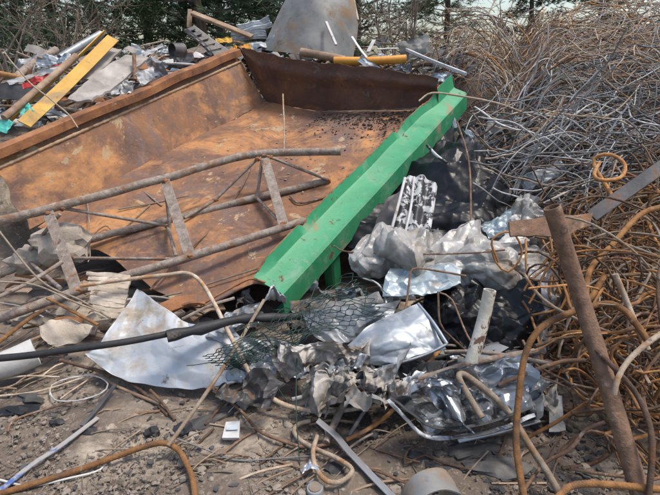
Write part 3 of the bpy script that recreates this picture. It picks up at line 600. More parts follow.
rod([(100, 416, .015), (130, 414, .02), (160, 411, .02)], .008, 'rebar_brown', 'short rusty bar lying on the earth below the pale sheet')
rod([(98, 375, .03), (125, 390, .02), (160, 404, .03)], .009, 'wood_brown', 'brown stick slanting down below the pale sheet', 'stick', 'stick')
rod([(50, 395, .02), (52, 385, .025), (70, 378, .03), (95, 376, .04), (108, 384, .03), (100, 394, .02), (75, 401, .015), (55, 400, .015), (50, 392, .02)], .0045, 'wire_grey', 'loop of grey wire lying on the earth at left', 'wire', 'wire')
rod([(0, 480, .01), (30, 486, .012), (70, 478, .015), (100, 470, .01), (108, 458, .02)], .005, 'white_dirty', 'white plastic cord curling on the pale dust at bottom left', 'cord', 'cord')
# flat bar with blue paint
bar('flat_bar', [Z(-6, 496, .02), Z(30, 466, .025), Z(60, 446, .03), Z(98, 418, .04)], .022, .006, 'blue', label='long flat bar with worn blue paint at bottom left', cat='flat bar', step=.03, jit=.003)
bar('flat_bar', [Z(82, 426, .035), Z(100, 405, .05), Z(115, 385, .07)], .018, .008, 'dark_metal', label='dark flat bar continuing up from the blue bar', cat='flat bar', step=.03)
# right side, big rods
rod([(528, 515, .05), (521, 480, .12), (516, 440, .20), (519, 395, .32), (524, 360, .42), (534, 336, .50), (555, 319, .55), (602, 304, .58), (622, 309, .58), (637, 325, .55), (650, 345, .50)], .0145, 'rebar_orange', 'thick bright orange rebar arching in front of the brown pipe', rib=.07)
rod([(563, 500, .04), (547, 472, .10), (530, 446, .14), (512, 417, .20), (496, 399, .25), (478, 384, .29), (463, 374, .32), (459, 378, .32), (468, 395, .28), (482, 418, .23)], .0145, 'rebar_tan', 'brown rebar with a sharp hook end in front of the silver scrap', rib=.07)
rod([(556, 500, .10), (566, 489, .11), (582, 484, .12), (613, 485, .14), (665, 490, .16)], .0135, 'rebar_orange', 'orange rebar bent along the bottom edge at right', rib=.08)
rod([(614, 394, .45), (618, 378, .50), (628, 361, .53), (645, 345, .57), (665, 331, .60)], .011, 'rebar_tan', 'pale tan rod curving up to the right of the brown pipe')
rod([(615, 274, .70), (624, 295, .62), (634, 320, .54), (648, 350, .45)], .0135, 'rebar_tan', 'tan rod with a blunt end standing right of the brown pipe')
rod([(648, 505, .12), (652, 440, .30), (640, 400, .38), (618, 372, .46), (596, 350, .50)], .012, 'rebar_brown', 'brown rod bowed outward at the bottom right')
rod([(472, 470, .02), (440, 462, .02), (425, 455, .03), (405, 464, .02), (408, 450, .03), (425, 442, .04)], .0055, 'rebar_brown', 'thin rusty wire bent on the earth above the cut pipe', 'wire', 'wire')
rod([(498, 385, .25), (530, 372, .30), (560, 362, .33), (585, 360, .36)], .010, 'rebar_brown', 'rusty rod crossing behind the hook rebar')
rod([(445, 352, .22), (480, 352, .27), (520, 358, .28), (560, 366, .30)], .012, 'pipe_grey', 'grey rod lying low below the peeling pole')
rod([(527, 438, .06), (560, 420, .15), (603, 392, .32)], .0085, 'rebar_orange', 'straight orange rod running up to the middle of the brown pipe')
rod([(520, 495, .05), (545, 463, .08), (570, 450, .15), (585, 430, .22), (605, 422, .28)], .008, 'rebar_brown', 'wavy brown rod at the foot of the coils')
bp = [Z(552, 207, 1.00), Z(575, 280, .72), Z(600, 360, .46), Z(642, 500, .10)]
hollow('rusty_pipe', bp, .032, 'pipe_brown', 'thick straight brown rusty pipe leaning down to the bottom right', 'pipe', wall=.15, sides=18, dents=.02, step=.05)
# rusty plate lying behind the pipe's upper end, dark bar beside it
sheet('rusty_plate', [[P(509, 221, 2.36), P(535, 219, 2.38), P(560, 216, 2.42), P(592, 213, 2.48)], [P(511, 236, 2.33), P(535, 236, 2.35), P(560, 236, 2.39), P(590, 225, 2.46)]], 'pipe_brown', 'brown rusty flat plate across the top of the brown pipe', 'plate', nu=8, nv=26, amp=.004, fs_=9, thick=.012, edge=.008, seed=61, sharp=30)
bar('flat_bar', [P(592, 216, 2.75), P(625, 193, 2.72), P(672, 160, 2.68)], .075, .014, 'dark_metal', up=V((-.3, -.6, .7)), label='dark brown flat bar sloping up to the right edge', cat='flat bar', step=.05)
# wires over the middle
def wire(pts, r, m, label, **k): return tube('wire', [P(*p) for p in pts], r, m, label, 'wire', **k)
wire([(419, 101, 4.2), (432, 93, 4.2), (460, 96, 4.15), (500, 104, 4.1), (540, 120, 4.0)], .008, 'rebar_tan', 'tan wire reaching over the far end of the green rail')
wire([(457, 122, 3.6), (466, 149, 3.5), (470, 174, 3.4), (471, 224, 3.2)], .007, 'rebar_brown', 'brown wire hanging in front of the black sheeting')
wire([(334, 246, 3.2), (350, 252, 3.0), (420, 254, 2.8), (470, 253, 2.72), (505, 250, 2.7)], .005, 'rebar_brown', 'thin brown wire stretched across both plastic bags')
wire([(466, 276, 2.68), (438, 271, 2.7), (413, 269, 2.7), (409, 285, 2.68), (405, 311, 2.6), (396, 341, 2.5), (372, 353, 2.45)], .006, 'rebar_brown', 'rusty wire bent down over the duct panel')
wire([(438, 292, 2.62), (440, 323, 2.5), (450, 336, 2.46), (470, 354, 2.4)], .006, 'rebar_brown', 'rusty wire curving down left of the peeling pole')
wire([(363, 278, 2.9), (378, 284, 2.85), (386, 300, 2.75), (384, 318, 2.65)], .006, 'white_dirty', 'white cord curling down beside the first bag')
wire([(492, 355, 2.3), (470, 340, 2.4), (452, 300, 2.6), (440, 293, 2.65)], .005, 'rebar_brown', 'fine brown wire looping behind the peeling pole')
wire([(498, 262, 2.62), (492, 240, 2.6), (512, 232, 2.6), (522, 254, 2.6), (508, 272, 2.62), (496, 262, 2.64), (492, 250, 2.64)], .006, 'rebar_orange', 'orange wire loop over the large white bag')
wire([(290, 340, 2.5), (310, 300, 2.65), (325, 262, 2.8)], .002, 'mesh_green', 'single green wire end sticking up at the rail post')
wire([(300, 470, 1.98), (296, 400, 2.12), (298, 330, 2.4)], .0022, 'mesh_green', 'dark green straight wire hanging over the foil sheets')
wire([(205, 440, 2.2), (240, 400, 2.3), (300, 340, 2.45)], .0025, 'wire_grey', 'thin grey straight wire slanting over the earth')
wire([(-5, 226, 2.6), (40, 280, 2.5), (80, 300, 2.5), (110, 318, 2.45)], .005, 'rebar_tan', 'thin tan wire springing down at the left edge')
wire([(-8, 281, 2.5), (35, 285, 2.5), (70, 300, 2.48), (100, 312, 2.45)], .0045, 'rebar_tan', 'thin pale wire crossing the front chord at left')
wire([(47, 298, 2.55), (70, 310, 2.5), (98, 325, 2.45)], .008, 'rebar_orange', 'short orange rod under the front chord of the truss')
wire([(-5, 345, 2.4), (30, 318, 2.55), (45, 310, 2.6)], .011, 'rebar_orange', 'orange rod at the left edge beneath the truss')
wire([(-8, 300, 2.6), (30, 282, 2.75), (62, 262, 2.9)], .012, 'pipe_grey', 'grey rod below the back chord at the left edge')

# green coated wire mesh, crumpled
g = surf([[Z(*p) for p in r] for r in [[(205, 352, .26), (235, 340, .30), (272, 318, .33), (310, 300, .36), (345, 268, .46)], [(215, 362, .22), (245, 352, .26), (285, 330, .31), (325, 312, .34), (372, 292, .40)], [(240, 368, .18), (265, 360, .22), (300, 345, .27), (345, 325, .32), (385, 312, .36)]]], 20, 52)
B = Bag()
for i in range(20):
    ln = []
    for j in range(53):
        a = g[i][j]; b = g[i+1][j]; f = (j % 4)
        q = a.lerp(b, (0, .12, 1, .88)[f] if i % 2 else (1, .88, 0, .12)[f]); q = q+noise.noise_vector(q*5)*.06+noise.noise_vector(q*13)*.018; ln.append(q)
    B.add(sweep(ln, ring(.0021, 4)))
for q in range(34):
    i, j = R.randrange(20), R.randrange(50); a = g[i][j]; dv = V((U(-.3, .3), U(-.2, .2), U(-.06, .10)))
    B.add(tube_geo([a, a+dv*.5+V((0, 0, U(0, .06))), a+dv], .0021, 4, .02, jit=.05, seed=q))
mk('wire_mesh', B.v, B.f, 'mesh_green', None, 'crumpled dark green coated wire mesh below the green rail', 'wire mesh')

CW = {'galv_dull': 'dull grey', 'zinc_old': 'stained grey', 'white_dirty': 'dirty white', 'wood_grey': 'weathered grey wood', 'dark_metal': 'dark', 'galv': 'silver', 'rust_rim': 'rusty', 'rebar_tan': 'tan', 'rebar_brown': 'brown', 'rebar_orange': 'orange',
      'wood_brown': 'brown wood', 'pipe_grey': 'grey brown', 'wire_grey': 'grey', 'shard': 'black', 'twig': 'dry', 'rubber': 'black rubber', 'black_plastic': 'black plastic'}
# ---------------------------------------------------------------- scrap piled behind the tray, left
def Q(px, py, d): return P(px, py, d)
yb = thing('yellow_beam', 'long bright yellow steel channel beam sloping up out of the left pile', 'beam', P(10, 120, 4.2))
bar('web', [P(24, 124, 4.2), P(66, 85, 4.6), P(113, 38, 5.1)], .115, .012, 'yellow', up=V((.35, -.75, .55)), parent=yb, step=.1, rag=.002)
bar('flange', [P(10, 121, 4.22), P(55, 79, 4.62), P(104, 32, 5.12)], .05, .010, 'yellow', up=V((-.7, .2, .6)), parent=yb, step=.1, rag=.002)
tube('timber_pole', [P(4, 118, 4.15), P(38, 89, 4.45), P(76, 56, 4.8)], .030, 'wood_brown', 'round brown timber pole along the left side of the yellow beam', 'pole', wob=.15, sides=10)
sheet('wood_panel', [[P(68, 100, 4.35), P(100, 72, 4.7), P(126, 56, 5.0)], [P(80, 102, 4.33), P(112, 80, 4.65), P(140, 56, 5.0)], [P(92, 101, 4.32), P(122, 82, 4.65), P(149, 57, 5.0)]], 'wood_grey', 'weathered grey wooden panel lying right of the yellow beam', 'wood panel', nu=18, nv=24, amp=.02, fs_=4, thick=.02, edge=.012, seed=71, sharp=25)
sheet('wood_panel', [[P(82, 80, 4.8), P(98, 62, 5.0), P(110, 48, 5.2)], [P(92, 80, 4.8), P(106, 66, 5.0), P(122, 50, 5.2)]], 'wood_grey', 'narrow pale grey board between the yellow beam and the wooden panel', 'wood panel', nu=10, nv=20, amp=.012, fs_=5, thick=.02, edge=.01, seed=72)
def scrapsheet(q, px, py, d, w, h, tilt, rz, m, label, cat='sheet metal', amp=.02, corr=None, thick=.003, name='metal_sheet', n=14):
    """loose sheet: centre pixel + depth, own width/height, tilt back from upright, turned by rz in the picture plane"""
    c = P(px, py, d); M = Matrix.Rotation(rz, 3, 'Y') @ Matrix.Rotation(0, 3, 'Z')
    Mx = Matrix.Rotation(-tilt, 3, 'X')
    rows = [[c+Mx @ (M @ V((w*(j/2-.5), 0, h*(.5-i/2)))) for j in range(3)] for i in range(3)]
    return sheet(name, rows, m, label, cat, nu=n*2, nv=n*(3 if corr else 2), facet=((8, amp*.8), (40, amp*.25)), amp=amp*.3, fs_=4, thick=thick, edge=.015, seed=q, corr=corr, sharp=18)
scrapsheet(81, 255, 26, 6.3, .42, .20, .9, -.45, 'galv', 'shiny corrugated galvanised sheet on the pile left of the grey drum shell', corr=(5, .014, False), amp=.01)
scrapsheet(82, 249, 35, 6.0, .42, .16, .8, -.2, 'galv', 'corrugated galvanised sheet below the first one behind the rim corner', corr=(4, .014, False), amp=.012)
scrapsheet(83, 262, 44, 5.8, .34, .10, .6, -.3, 'galv_dull', 'grey folded sheet strip at the foot of the drum shell', amp=.02)
scrapsheet(84, 12, 92, 4.9, .8, .16, .5, .05, 'dark_metal', 'dark grey flat sheet at the left edge above the teal sheet', amp=.01)
scrapsheet(85, 4, 126, 4.15, .12, .12, .7, .4, 'teal', 'small teal painted sheet at the left edge', amp=.01)
scrapsheet(86, 26, 110, 4.3, .10, .10, .7, .9, 'teal', 'teal painted offcut at the foot of the yellow beam', amp=.01)
scrapsheet(87, 146, 76, 4.7, .17, .13, .4, -.5, 'white_dirty', 'white square offcut standing right of the wooden panel', amp=.012)
scrapsheet(88, 127, 90, 4.6, .10, .16, .4, .2, 'white_dirty', 'curled white plastic scrap under the wooden panel', amp=.04)
scrapsheet(89, 36, 82, 4.75, .26, .07, .5, -.35, 'red', 'bright red flat piece in the left pile', amp=.01)
scrapsheet(90, 59, 67, 5.0, .15, .07, .5, -.35, 'red', 'small red piece beside the timber pole', amp=.01)
scrapsheet(91, 54, 60, 5.3, .36, .12, .5, -.1, 'galv', 'shiny silver sheet behind the red pieces', amp=.03)
scrapsheet(92, 38, 74, 4.9, .6, .05, .5, -.3, 'white_dirty', 'long white strip lying over the red piece', amp=.01)
scrapsheet(93, 157, 67, 5.0, .16, .20, .5, -.3, 'galv_dull', 'curled grey sheet at the top of the rim', amp=.05)
scrapsheet(94, 176, 53, 5.8, .14, .12, .5, .1, 'zinc_old', 'grey rounded sheet beside the black slotted frame', amp=.05)
scrapsheet(95, 150, 52, 5.6, .34, .05, .5, -.5, 'white_dirty', 'white strip poking up above the wooden panel', amp=.01)
scrapsheet(96, 224, 41, 5.9, .20, .10, .8, -.1, 'yellow', 'small yellow metal piece beside the slotted frame', amp=.02)
scrapsheet(97, 240, 49, 5.7, .26, .08, .6, -.25, 'orange_paint', 'orange rusty plate behind the rim corner', amp=.02)
scrapsheet(98, 75, 75, 5.2, .4, .05, .5, -.8, 'galv_dull', 'narrow grey strip standing left of the yellow beam', amp=.01)
scrapsheet(99, 35, 60, 5.9, .5, .10, .6, -.5, 'galv_dull', 'grey sheet strip leaning at the top of the left pile', amp=.02)
scrapsheet(100, 415, 48, 5.2, .32, .20, .3, -.3, 'zinc_old', 'grey sheet fin standing behind the back wall', amp=.02)
scrapsheet(101, 440, 78, 4.75, .14, .10, .3, .2, 'bluish_sheet', 'pale blue crumpled scrap at the far end of the green rail', amp=.04)
scrapsheet(102, 402, 68, 5.1, .18, .10, .4, .2, 'galv_dull', 'crumpled grey scrap right of the orange tube', amp=.06)
scrapsheet(103, 376, 69, 5.0, .40, .07, .3, .55, 'galv', 'silver strip slanting down in front of the orange tube', amp=.01)
scrapsheet(104, 505, 132, 4.1, .3, .16, .9, .3, 'zinc_old', 'dull grey sheet under the grey wire tangle', amp=.06)
scrapsheet(105, 545, 175, 3.6, .35, .10, .7, -.4, 'galv_dull', 'grey strip buried in the grey wire tangle', amp=.02)
scrapsheet(106, 462, 132, 4.2, .2, .10, .9, .5, 'bluish_sheet', 'pale bluish sheet behind the far end of the green rail', amp=.05)
# black slotted frame
fr_ = thing('slotted_frame', 'grey black slotted metal frame leaning on the pile', 'frame', P(205, 50, 5.75))
bar('side_rail', [P(186, 30, 5.75), P(205, 46, 5.7), P(213, 55, 5.65)], .05, .02, 'dark_metal', up=V((0, -1, .3)), parent=fr_)
bar('side_rail', [P(193, 27, 5.85), P(213, 42, 5.8), P(228, 52, 5.75)], .05, .03, 'wood_grey', up=V((0, -1, .3)), parent=fr_)
for q in range(6):
    a = q/5; bar('slat', [P(186+27*a, 31+23*a, 5.74-.02*q), P(194+33*a, 28+23*a, 5.84-.02*q)], .055, .012, 'dark_metal', up=V((0, -.8, .5)), parent=fr_)
bar('timber', [P(192, 13, 6.0), P(220, 24, 5.95), P(252, 37, 5.9)], .07, .035, 'wood_brown', up=V((0, -.5, .8)), label='brown timber plank sloping down to the rim corner', cat='plank', step=.1, rag=.003)
bar('timber', [P(189, 28, 6.05), P(190, 10, 6.1)], .05, .04, 'wood_brown', label='short upright timber post on the left pile', cat='post', step=.06, rag=.003)
# grey drum shell: half cone of sheet
dr = thing('drum_shell', 'big grey curved sheet metal drum shell standing behind the tray', 'drum shell', P(310, 58, 5.6))
sheet('shell', [[P(300, -26, 5.95), P(318, -28, 5.72), P(338, -22, 5.75), P(350, -12, 5.95)], [P(280, 12, 5.90), P(308, 8, 5.60), P(338, 10, 5.62), P(358, 20, 5.85)],
      [P(262, 50, 5.85), P(296, 54, 5.55), P(330, 58, 5.56), P(353, 58, 5.8)]], 'zinc_old', parent=dr, nu=30, nv=40, amp=.012, fs_=3, thick=.004, seed=110, sharp=40)
tube('lip', [P(300, -26, 5.95), P(318, -28, 5.71), P(338, -22, 5.74), P(350, -12, 5.94), P(358, 20, 5.84)], .014, 'wood_pale', parent=dr)
tube('log', [P(301, 52, 5.35), P(318, 55, 5.3), P(345, 60, 5.25)], .042, 'wood_brown', 'cut brown log on the back wall', 'log', sides=12, wob=.12)
hollow('orange_tube', [P(334, 61, 5.15), P(370, 61, 5.1), P(406, 59, 5.1)], .042, 'orange_paint', 'orange painted tube lying on top of the back wall', 'tube', wall=.15)
bar('white_post', [P(396, 45, 5.3), P(430, 60, 5.0), P(466, 74, 4.7)], .03, .03, 'white_dirty', label='thin white post sloping down to the end of the green rail', cat='post', step=.1)
bar('white_post', [P(326, 22, 5.5), P(336, 45, 5.35)], .03, .02, 'white_dirty', label='short white strip in front of the drum shell', cat='post', step=.1)
bar('white_post', [P(352, 37, 5.3), P(362, 52, 5.2), P(376, 68, 5.1)], .025, .012, 'alu', label='bright metal strip leaning right of the drum shell', cat='post', step=.1)
bar('white_post', [P(374, 40, 5.4), P(368, 52, 5.3)], .04, .012, 'white_dirty', label='short pale strip standing behind the orange tube', cat='post', step=.1)
tube('post_stake', [P(134, 54, 4.8), P(134.5, 68, 4.75), P(135, 80, 4.7)], .018, 'rebar_brown', 'short rusty stake standing on the rim', 'stake')
tube('thin_rod', [P(4, 52, 4.3), P(30, 82, 4.2), P(62, 108, 4.1), P(78, 128, 4.0)], .006, 'rebar_tan', 'long thin tan rod springing over the left pile', 'rod', jit=.01)
tube('timber_pole', [P(-8, 72, 5.2), P(12, 76, 5.1), P(32, 80, 5.0)], .028, 'rebar_orange', 'orange brown bar at the left edge of the pile', 'bar')
tube('timber_pole', [P(8, 86, 5.1), P(30, 66, 5.5), P(56, 50, 5.9)], .045, 'pipe_grey', 'grey round pipe leaning up at the top left', 'pipe')
tube('timber_pole', [P(60, 58, 5.6), P(80, 46, 5.8), P(101, 34, 6.0)], .045, 'galv_dull', 'dark grey pipe behind the yellow beam', 'pipe')
hollow('drum_can', [P(172, 50, 5.4), P(183, 50, 5.5)], .075, 'dark_metal', 'small dark open can lying on the left pile', 'can', wall=.08)

# filler pieces no one could tell apart: strips, plates, sticks
def filler(n, poly, lift, kinds, name, label, cat, group, size):
    for q in range(n):
        for _ in range(50):
            px, py = U(poly[0], poly[2]), U(poly[1], poly[3]); p = S(px, py, U(*lift))
            if p.y > 3 and (p-O).dot(FW) < 8: break
        dx, dy = p.x+.3782, p.y-2.792; s = dx*.574+dy*.819; t = -dx*.831+dy*.556
        if -.6 < s < 2.68 and -.25 < t < 2.5: continue
        a = U(0, math.pi); l = U(*size)*U(.5, 1.1)
        dv = V((math.cos(a), math.sin(a)*.7, U(-.35, .45)))*l/2
        m = R.choice(kinds)
        if name == 'metal_offcut' and q % 3 == 0:
            w, ax, ay = U(.06, .2), dv.normalized(), V((U(-.4, .4), U(.2, 1), U(.1, .9))).normalized()
            sheet(name, [[p+ax*(l*.4*(j-1))+ay*(w*(i-1)/2)+V((0, 0, U(-.02, .02))) for j in range(3)] for i in range(3)], m, CW[m]+' '+label, cat, group, nu=16, nv=20, facet=((8, .02), (40, .006)), amp=.01, fs_=7, thick=.002, edge=.02, seed=300+q, sharp=18)
        elif name == 'metal_offcut':
            w = U(.03, .14)
            bar(name, [p-dv, p+V((U(-.05, .05), U(-.05, .05), U(0, .06))), p+dv], w, U(.003, .01), m, up=V((U(-.5, .5), U(-1, .1), U(.3, 1))), label=CW[m]+' '+label, cat=cat, group=group, step=.06, jit=.02, rag=.004)
        else:
            tube(name, [p-dv, p+V((U(-.05, .05), U(-.05, .05), U(-.02, .06))), p+dv], U(.006, .02), m, CW[m]+' '+label, cat, group, sides=6, jit=.02, step=.05)
filler(230, (0, 50, 260, 130), (.04, .30), ['galv_dull', 'zinc_old', 'white_dirty', 'wood_grey', 'dark_metal', 'galv', 'dark_metal', 'rust_rim'], 'metal_offcut', 'loose offcut in the scrap pile left of the tray', 'offcut', 'offcuts in the left scrap pile', (.12, .55))
filler(45, (230, 35, 480, 80), (.02, .25), ['galv_dull', 'zinc_old', 'dark_metal', 'galv', 'white_dirty'], 'metal_offcut', 'loose offcut in the scrap behind the back wall', 'offcut', 'offcuts behind the back wall', (.15, .5))
filler(130, (0, 48, 300, 125), (.04, .30), ['rebar_tan', 'rebar_brown', 'wood_brown', 'pipe_grey', 'wire_grey'], 'scrap_stick', 'thin stick in the scrap pile left of the tray', 'stick', 'sticks in the left scrap pile', (.3, 1.1))
filler(50, (300, 30, 480, 75), (.04, .3), ['rebar_tan', 'rebar_brown', 'wire_grey'], 'scrap_stick', 'thin rod in the scrap behind the back wall', 'rod', 'rods behind the back wall', (.25, .9))
filler(60, (440, 110, 620, 220), (.0, .1), ['galv_dull', 'zinc_old', 'dark_metal', 'shard'], 'metal_offcut', 'offcut under the grey wire tangle', 'offcut', 'offcuts under the grey wire', (.1, .45))

# ---------------------------------------------------------------- the three tangles of wire and rebar at right
def inside(px, py, poly):
    c = False; j = len(poly)-1
    for i in range(len(poly)):
        (xi, yi), (xj, yj) = poly[i], poly[j]
        if (yi > py) != (yj > py) and px < (xj-xi)*(py-yi)/(yj-yi)+xi: c = not c
        j = i
    return c
def tangle(n, poly, lift, loops, length, rad, mats, curv, step=.045, flat=.5, margin=12, maxdepth=9, front=None):
    """n rods: random arcs that follow the heap, and loops standing in it; yields (geometry, material)"""
    xs = [p[0] for p in poly]; ys = [p[1] for p in poly]; out = []
    while len(out) < n:
        px, py = U(min(xs), max(xs)), U(min(ys), max(ys))
        if not inside(px, py, poly): continue
        l0 = U(*lift); p = S(px, py, l0)
        if (p-O).dot(FW) > maxdepth: continue
        L = U(*length); st = .06; pts = []
        if R.random() < loops:
            r0 = U(*curv)*.5; e1 = V((R.gauss(0, 1), R.gauss(0, .6), R.gauss(0, .5))).normalized(); e2 = e1.cross(V((R.gauss(0, .4), -1+R.gauss(0, .6), R.gauss(.5, .5)))).normalized()
            k = max(6, int(L/st)); ph = U(0, 6.28); sg = R.choice((-1, 1)); dr_ = V((U(-.3, .3), U(-.2, .2), U(-.1, .25)))
            for i in range(k):
                f = i*st/r0; rr = r0*(1+.25*math.sin(f*.7+ph))
                pts.append(p+e1*(rr*math.cos(ph+sg*f))+e2*(rr*math.sin(ph+sg*f))+dr_*(i*st*.5))
        else:
            th = U(0, 6.28) if R.random() > flat else R.choice((0, math.pi))+R.gauss(0, .45)
            kv = R.gauss(0, 1)/U(*curv)*.5; q = p.copy(); vz = U(-.15, .35); l = l0
            for i in range(int(L/st)):
                pts.append(q.copy()); th += kv*st; kv += R.gauss(0, .8)*st*3; kv *= .985
                if R.random() < .05: th += R.gauss(0, .8); vz += R.gauss(0, .3)
                vz += R.gauss(0, .10)-.02*(l-l0)/.1*.3; vz = max(-.5, min(.6, vz)); l = max(.0, min(lift[1]*1.5, l+vz*st))
                q = V((q.x+math.cos(th)*st, q.y+math.sin(th)*st, 0)); q.z = H(q.x, q.y)+l
        keep = []
        for w in pts:
            w.z = max(w.z, H(w.x, w.y)+.01)
            a, b = pix(w)
            ok = inside(a, b, poly) or inside(a+margin, b+margin, poly) or inside(a-margin, b+margin, poly) or a > 655
            if not ok or (w-O).dot(FW) < (front(a, b) if front else 1.55):
                if len(keep) > 6: break
                keep = []; continue
            keep.append(w)
        if len(keep) < 5: continue
        keep = keep[::2]+([keep[-1]] if len(keep) % 2 == 0 else [])
        out.append((tube_geo(keep, U(*rad), 6, step, jit=U(.01, .07), seed=len(out)), R.choice(mats)))
    return out
POLY_TAN = [(428, 100), (432, 62), (455, 22), (480, 8), (520, 16), (560, 24), (610, 10), (662, -6), (700, 0), (700, 80), (600, 92), (540, 92), (480, 100)]
POLY_GREY = [(466, 120), (500, 92), (560, 78), (620, 62), (700, 45), (700, 180), (640, 178), (590, 214), (520, 205), (495, 190), (478, 150)]
POLY_OR = [(598, 200), (640, 165), (700, 120), (700, 520), (640, 520), (610, 440), (585, 400), (545, 370), (532, 300), (528, 250), (556, 225)]
def pipe_front(a, b):
    f = (b-207)/293; return (bp[0]-O).dot(FW)*(1-f)+(bp[-1]-O).dot(FW)*f+.10
def lay(name, rods, label, cat, group, n_single, stufflabel):
    by = {}
    for i, (g_, m) in enumerate(rods):
        if i < n_single: mk(name, g_[0], g_[1], m, None, CW[m]+' '+label, cat, group, sharp=60)
        else: by.setdefault(m, Bag()).add(g_)
    for m, b in by.items(): mk(name+'_mass', b.v, b.f, m, None, stufflabel, cat, kind='stuff')
POLY_THIN = [(530, 245), (600, 225), (640, 300), (640, 500), (600, 500), (560, 470), (540, 400), (530, 330)]
for g_, m in tangle(46, POLY_THIN, (.02, .25), .35, (.4, 1.6), (.004, .008), ['rebar_orange']*3+['rebar_brown']*3, (.15, .8), flat=.2, front=pipe_front):
    mk('thin_coil', g_[0], g_[1], m, None, CW[m]+' thin crooked rod left of and behind the brown pipe', 'rebar', 'thin rods behind the brown pipe', sharp=60)
lay('tan_rod', tangle(760, POLY_TAN, (.0, .42), .15, (.4, 2.2), (.0028, .0060), ['rebar_tan']*6+['rebar_brown']*2+['rebar_orange']+['wire_grey']*2, (.25, 1.6)),
    'thin rod in the tangled brown heap at upper right', 'rod', 'rods of the brown heap at upper right', 260, 'dense mass of tan and brown rods in the heap at upper right')
lay('grey_wire', tangle(900, POLY_GREY, (.0, .34), .15, (.3, 1.8), (.0028, .0068), ['wire_grey']*8+['rebar_tan', 'rebar_brown'], (.25, 1.5), flat=.65),
    'bent wire in the tangled grey heap at right', 'wire', 'wires of the grey heap at right', 250, 'dense mass of grey wires in the heap at right')
for q in range(85):
    px, py, d = U(468, 545), U(98, 205), U(3.35, 4.3); p = P(px, py, d); a = R.gauss(.1, .5); dv = V((math.cos(a), U(-.5, .5), math.sin(a)*.8)); pts = [p]; kk = R.gauss(0, 1.2)
    for i in range(R.randint(5, 15)):
        dv = (dv+V((R.gauss(0, .12), R.gauss(0, .12), kk*.07+R.gauss(0, .14)))).normalized(); w = pts[-1]+dv*.07; w.z = max(w.z, H(w.x, w.y)+.02); pts.append(w)
    if any(((w-TA).dot(V_) > -.22 and (w-TA).dot(U_) < 2.95) for w in pts): continue
    m = R.choice(['wire_grey']*5+['rebar_tan', 'rebar_brown'])
    tube('grey_wire', pts, U(.003, .0065), m, CW[m]+' bent wire hanging over the black sheeting at the left end of the grey heap', 'wire', 'wires hanging over the black sheeting', sides=6, jit=U(.01, .05), step=.045, seed=q)
lay('rusty_coil', tangle(380, POLY_OR, (.0, .40), .5, (.7, 2.6), (.0030, .0078), ['rebar_orange']*4+['rebar_brown']*4+['rebar_tan']*2, (.2, .9), flat=.2, front=pipe_front),
    'bent rusty rod in the coiled heap at the right edge', 'rebar', 'rods of the orange heap at right', 190, 'dense mass of rusty rods in the orange heap at right')
# a few loose long ones that stand out of the heaps
tube('rebar', [P(600, 162, 2.9), P(594, 174, 2.85), P(600, 180, 2.8), P(620, 178, 2.8), P(625, 165, 2.85), P(612, 155, 2.9), P(598, 156, 2.95), P(594, 165, 2.95), P(612, 196, 2.8), P(611, 205, 2.75)], .011, 'rebar_orange', 'orange rod bent into a small loop at the edge of the grey wire', 'rebar')
tube('rebar', [P(605, 275, 2.4), P(588, 300, 2.35), P(590, 270, 2.45), P(612, 245, 2.5), P(640, 215, 2.55), P(668, 205, 2.55)], .0135, 'rebar_orange', 'thick orange rod bowing up to the right edge above the arch', 'rebar', rib=.07)
tube('rebar', [P(470, 128, 3.9), P(500, 150, 3.8), P(560, 112, 4.0), P(600, 85, 4.4), P(668, 62, 4.8)], .011, 'rebar_brown', 'long brown rod slanting across the grey wire tangle', 'rebar')
tube('rebar', [P(540, 80, 5.0), P(585, 50, 5.4), P(625, 22, 5.6), P(650, -8, 5.8)], .012, 'rebar_brown', 'long brown rod sticking up above the heap at upper right', 'rebar')
tube('rebar', [P(500, 110, 4.4), P(560, 62, 5.1), P(610, 35, 5.6), P(668, 10, 5.8)], .011, 'rebar_brown', 'long brown rod crossing the brown heap to the top right corner', 'rebar')
for k, (a, b, c) in enumerate((((505, 40), (490, 15), (500, -8)), ((590, 30), (610, 5), (640, -8)), ((560, 30), (575, 8), (580, -10)), ((640, 30), (655, 10), (668, -5)), ((470, 40), (455, 18), (440, 4)))):
    tube('rebar', [P(*a, 5.8), P(*b, 5.9), P(*c, 6.0)], .008, 'rebar_tan', ['second', 'fourth', 'third', 'fifth', 'first'][k]+' from the left of the thin rods springing up from the brown heap', 'rebar', jit=.03)

